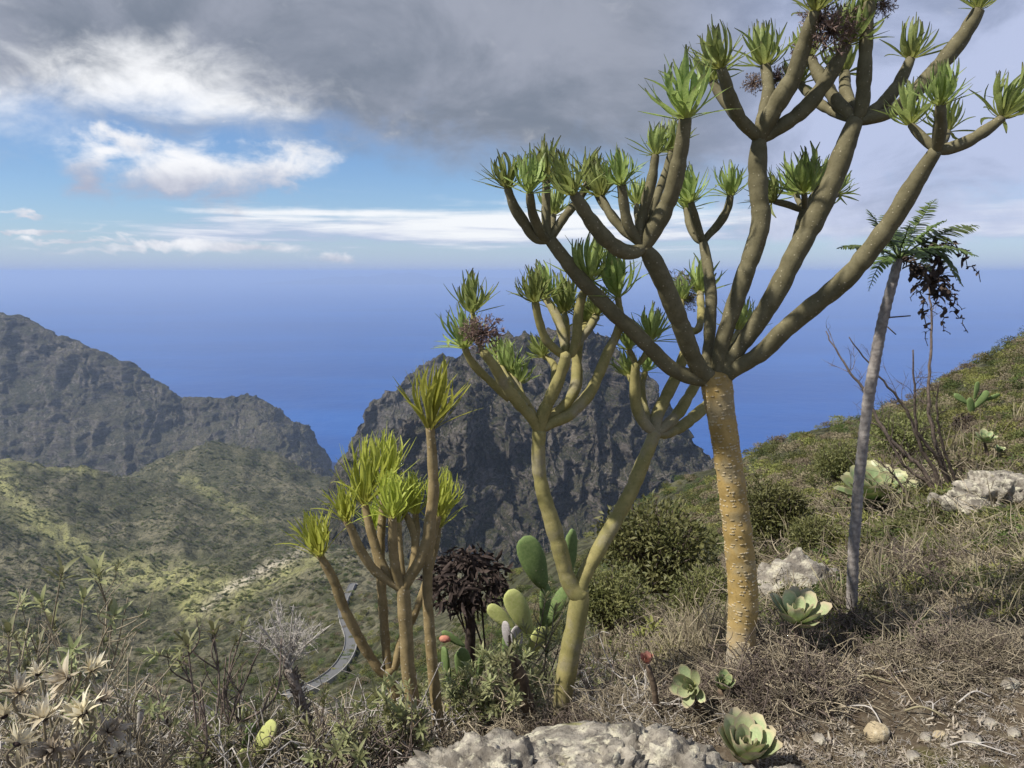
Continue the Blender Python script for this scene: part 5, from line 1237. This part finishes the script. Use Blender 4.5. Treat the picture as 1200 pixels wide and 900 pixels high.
def dead_stub():
    Y = 1.8; b = at(163, 930, Y); mb = MB(); C = catmull(np.array([b-b, at(162, 880, Y)-b, at(165, 835, Y)-b, at(163, 822, Y)-b]), 6)
    tube(mb, C, np.linspace(.011, .006, len(C)), 8, True, lump=.1); o = link('dead_shrub', mb.mesh('dead_shrub', M['twigwhite'])); o.location = b; tag(o, 'short bleached dead stem standing alone on the drop', 'dead stem')
dead_stub()

# papery seed heads close to the lens on the left
def seed_heads():
    global rng
    rg = rng = np.random.default_rng(81); Y = .95; b = at(70, 1010, Y); T_ = empty('dry_thistle', b, 'dead thistle with papery straw-coloured star heads on the drop', 'thistle')
    heads = [(22,812,0,26),(52,842,-.02,30),(78,795,.03,30),(108,785,.05,22),(98,838,0,34),(128,858,.03,26),(60,880,-.03,28),(20,872,-.05,28),(140,882,.05,20),(90,890,.0,26),(5,840,.02,24),(45,790,.06,20),(118,820,.08,22)]
    for x, y, dY, r in heads:
        c = at(x, y, Y+dY)-b; ax = unit(np.array([rg.normal(0, .5), -.25+rg.normal(0, .4), .8])); mb = MB()
        limb(mb, [rg.standard_normal(3)*np.array([.02, .02, 0]), c*.55+rg.standard_normal(3)*.012, c-ax*.02, c], .0022, .0018, 5, 5)
        for k in range(3):
            p = c*rg.uniform(.4, .9); d = unit(rg.standard_normal(3)+[0, 0, .2]); blade(mb, p, d, [0, 0, 1], .04, .006, rg.uniform(-1, 2), .4, 4)
        st = link('stem', mb.mesh('stem', M['grass']), T_)
        mb = MB(); a = unit(np.cross(ax, [.3, .8, .1])); c_ = np.cross(ax, a); Rm = r*(Y+dY)/F
        for j in range(34):
            th = .2+1.35*(j/34)+rg.uniform(-.15, .15); ph = j*2.4+rg.uniform(-.3, .3)
            o_ = a*math.cos(ph)+c_*math.sin(ph); d = ax*math.cos(th)+o_*math.sin(th); blade(mb, c+o_*Rm*.08, d, ax*math.sin(th)-o_*math.cos(th), Rm*rg.uniform(.55, 1.2), Rm*rg.uniform(.12, .27), rg.uniform(-1.0, 1.2), .35, 4, .03, .6, .15, .4)
        link('seed_head', mb.mesh('seed_head', M['bract']), st)
        V, f = ICO[3]; link('seed_core', MB().add(V*Rm*.2*np.array([1, 1, .8])+c+ax*Rm*.05, None, f).mesh('seed_core', M['dead']), st)
    mb = MB()
    for k in range(26):
        e = at(rg.uniform(-20, 170), rg.uniform(820, 900), Y+rg.uniform(-.1, .3))-b; limb(mb, [rg.standard_normal(3)*np.array([.08, .05, 0]), e*.5+rg.standard_normal(3)*.02, e], .0016, .0008, 4, 4)
    tag(link('dry_stalks', mb.mesh('dry_stalks', M['twig']), T_), kind='stuff')
seed_heads()

# ------------------------------------------------------------------ valley road
def road():
    C = ROAD.copy()
    T = np.gradient(C[:, :2], axis=0); T /= np.linalg.norm(T, axis=1)[:, None]; Nn = np.stack([-T[:, 1], T[:, 0]], -1)
    def strip(name, a, b, z0, z1, mat_, parent=None):
        V = []
        for o_, z in ((a, z0), (a, z1), (b, z1), (b, z0)):
            V.append(np.stack([C[:, 0]+Nn[:, 0]*o_, C[:, 1]+Nn[:, 1]*o_, C[:, 2]+z], -1))
        V = np.array(V); n = len(C); q = []
        for k in range(4):
            for i in range(n-1): q.append((k*n+i, k*n+i+1, ((k+1) % 4)*n+i+1, ((k+1) % 4)*n+i))
        return link(name, MB().add(V.reshape(-1, 3), q).mesh(name, mat_, False), parent)
    o = tag(strip('road', -1.5, 1.5, -3., .35, M['asphalt']), kind='structure')
    w = strip('roadside_wall', -1.75, -1.55, -3., .9, M['wall']); tag(w, 'low pale parapet wall along the winding valley road', 'wall')
    w = strip('roadside_wall', 1.52, 1.62, -3., .65, M['wall']); tag(w, 'thin white kerb wall on the uphill edge of the winding valley road', 'wall')
road()

# ------------------------------------------------------------------ fallen sticks one can pick out
STK = [(1000,812,1045,806),(1046,792,1120,800),(1110,880,1190,893),(1060,838,1110,846),(1085,828,1092,846),(1120,832,1160,822),(930,805,975,768),(1050,620,1012,655),(1130,690,1170,722),(905,640,960,600),(1060,655,1035,700),(985,832,1035,862),(1150,742,1180,760),(1075,720,1120,745),(660,790,740,742),(690,820,755,770)]
WHERE = ['beside the beige stone','on the litter bank','on the bare soil','behind the beige stone','on the litter bank','on the litter bank','near the stalked pale aeonium','under the large aeonium','in the brush below the outcrop','behind the ochre trunk','in the brush beside the slender grey stem','on the bare soil','in the brush below the outcrop','in the brush beside the slender grey stem','behind the foreground boulder','behind the foreground boulder']
for i, ((xa, ya, xb, yb), wh) in enumerate(zip(STK, WHERE)):
    a, b = hit(xa, ya), hit(xb, yb); g = (a+b)/2; mb = MB(); lift = .03 if a[1] > 2.2 else .008
    a, b = a+np.array([0, 0, lift]), b+np.array([0, 0, lift*1.5]); m_ = (a+b)/2+rs.standard_normal(3)*.012*np.array([1, 1, .6])+np.array([0, 0, .012])
    r = .0032*g[1]/2*rs.uniform(.7, 1.3)
    C = limb(mb, [a-g, m_-g, b-g], r, r*.6, 5, 5)
    e = C[6]+unit(C[9]-C[5]+rs.standard_normal(3)*.05)*.04; limb(mb, [C[6], (C[6]+e)/2+np.array([0, 0, .004]), e], r*.6, r*.3, 4, 2)
    o = link('fallen_stick', mb.mesh('fallen_stick', M['twigwhite' if i % 3 else 'grass'])); o.location = g
    tag(o, ('bleached' if i % 3 else 'straw-coloured')+' fallen stick '+wh, 'stick', 'fallen sticks '+wh)
S.cycles.use_denoising = True
S.cycles.max_bounces = 6; S.cycles.diffuse_bounces = 3; S.cycles.glossy_bounces = 2; S.cycles.transmission_bounces = 3; S.cycles.volume_bounces = 1; S.cycles.transparent_max_bounces = 8
S.cycles.use_adaptive_sampling = True; S.cycles.adaptive_threshold = .02
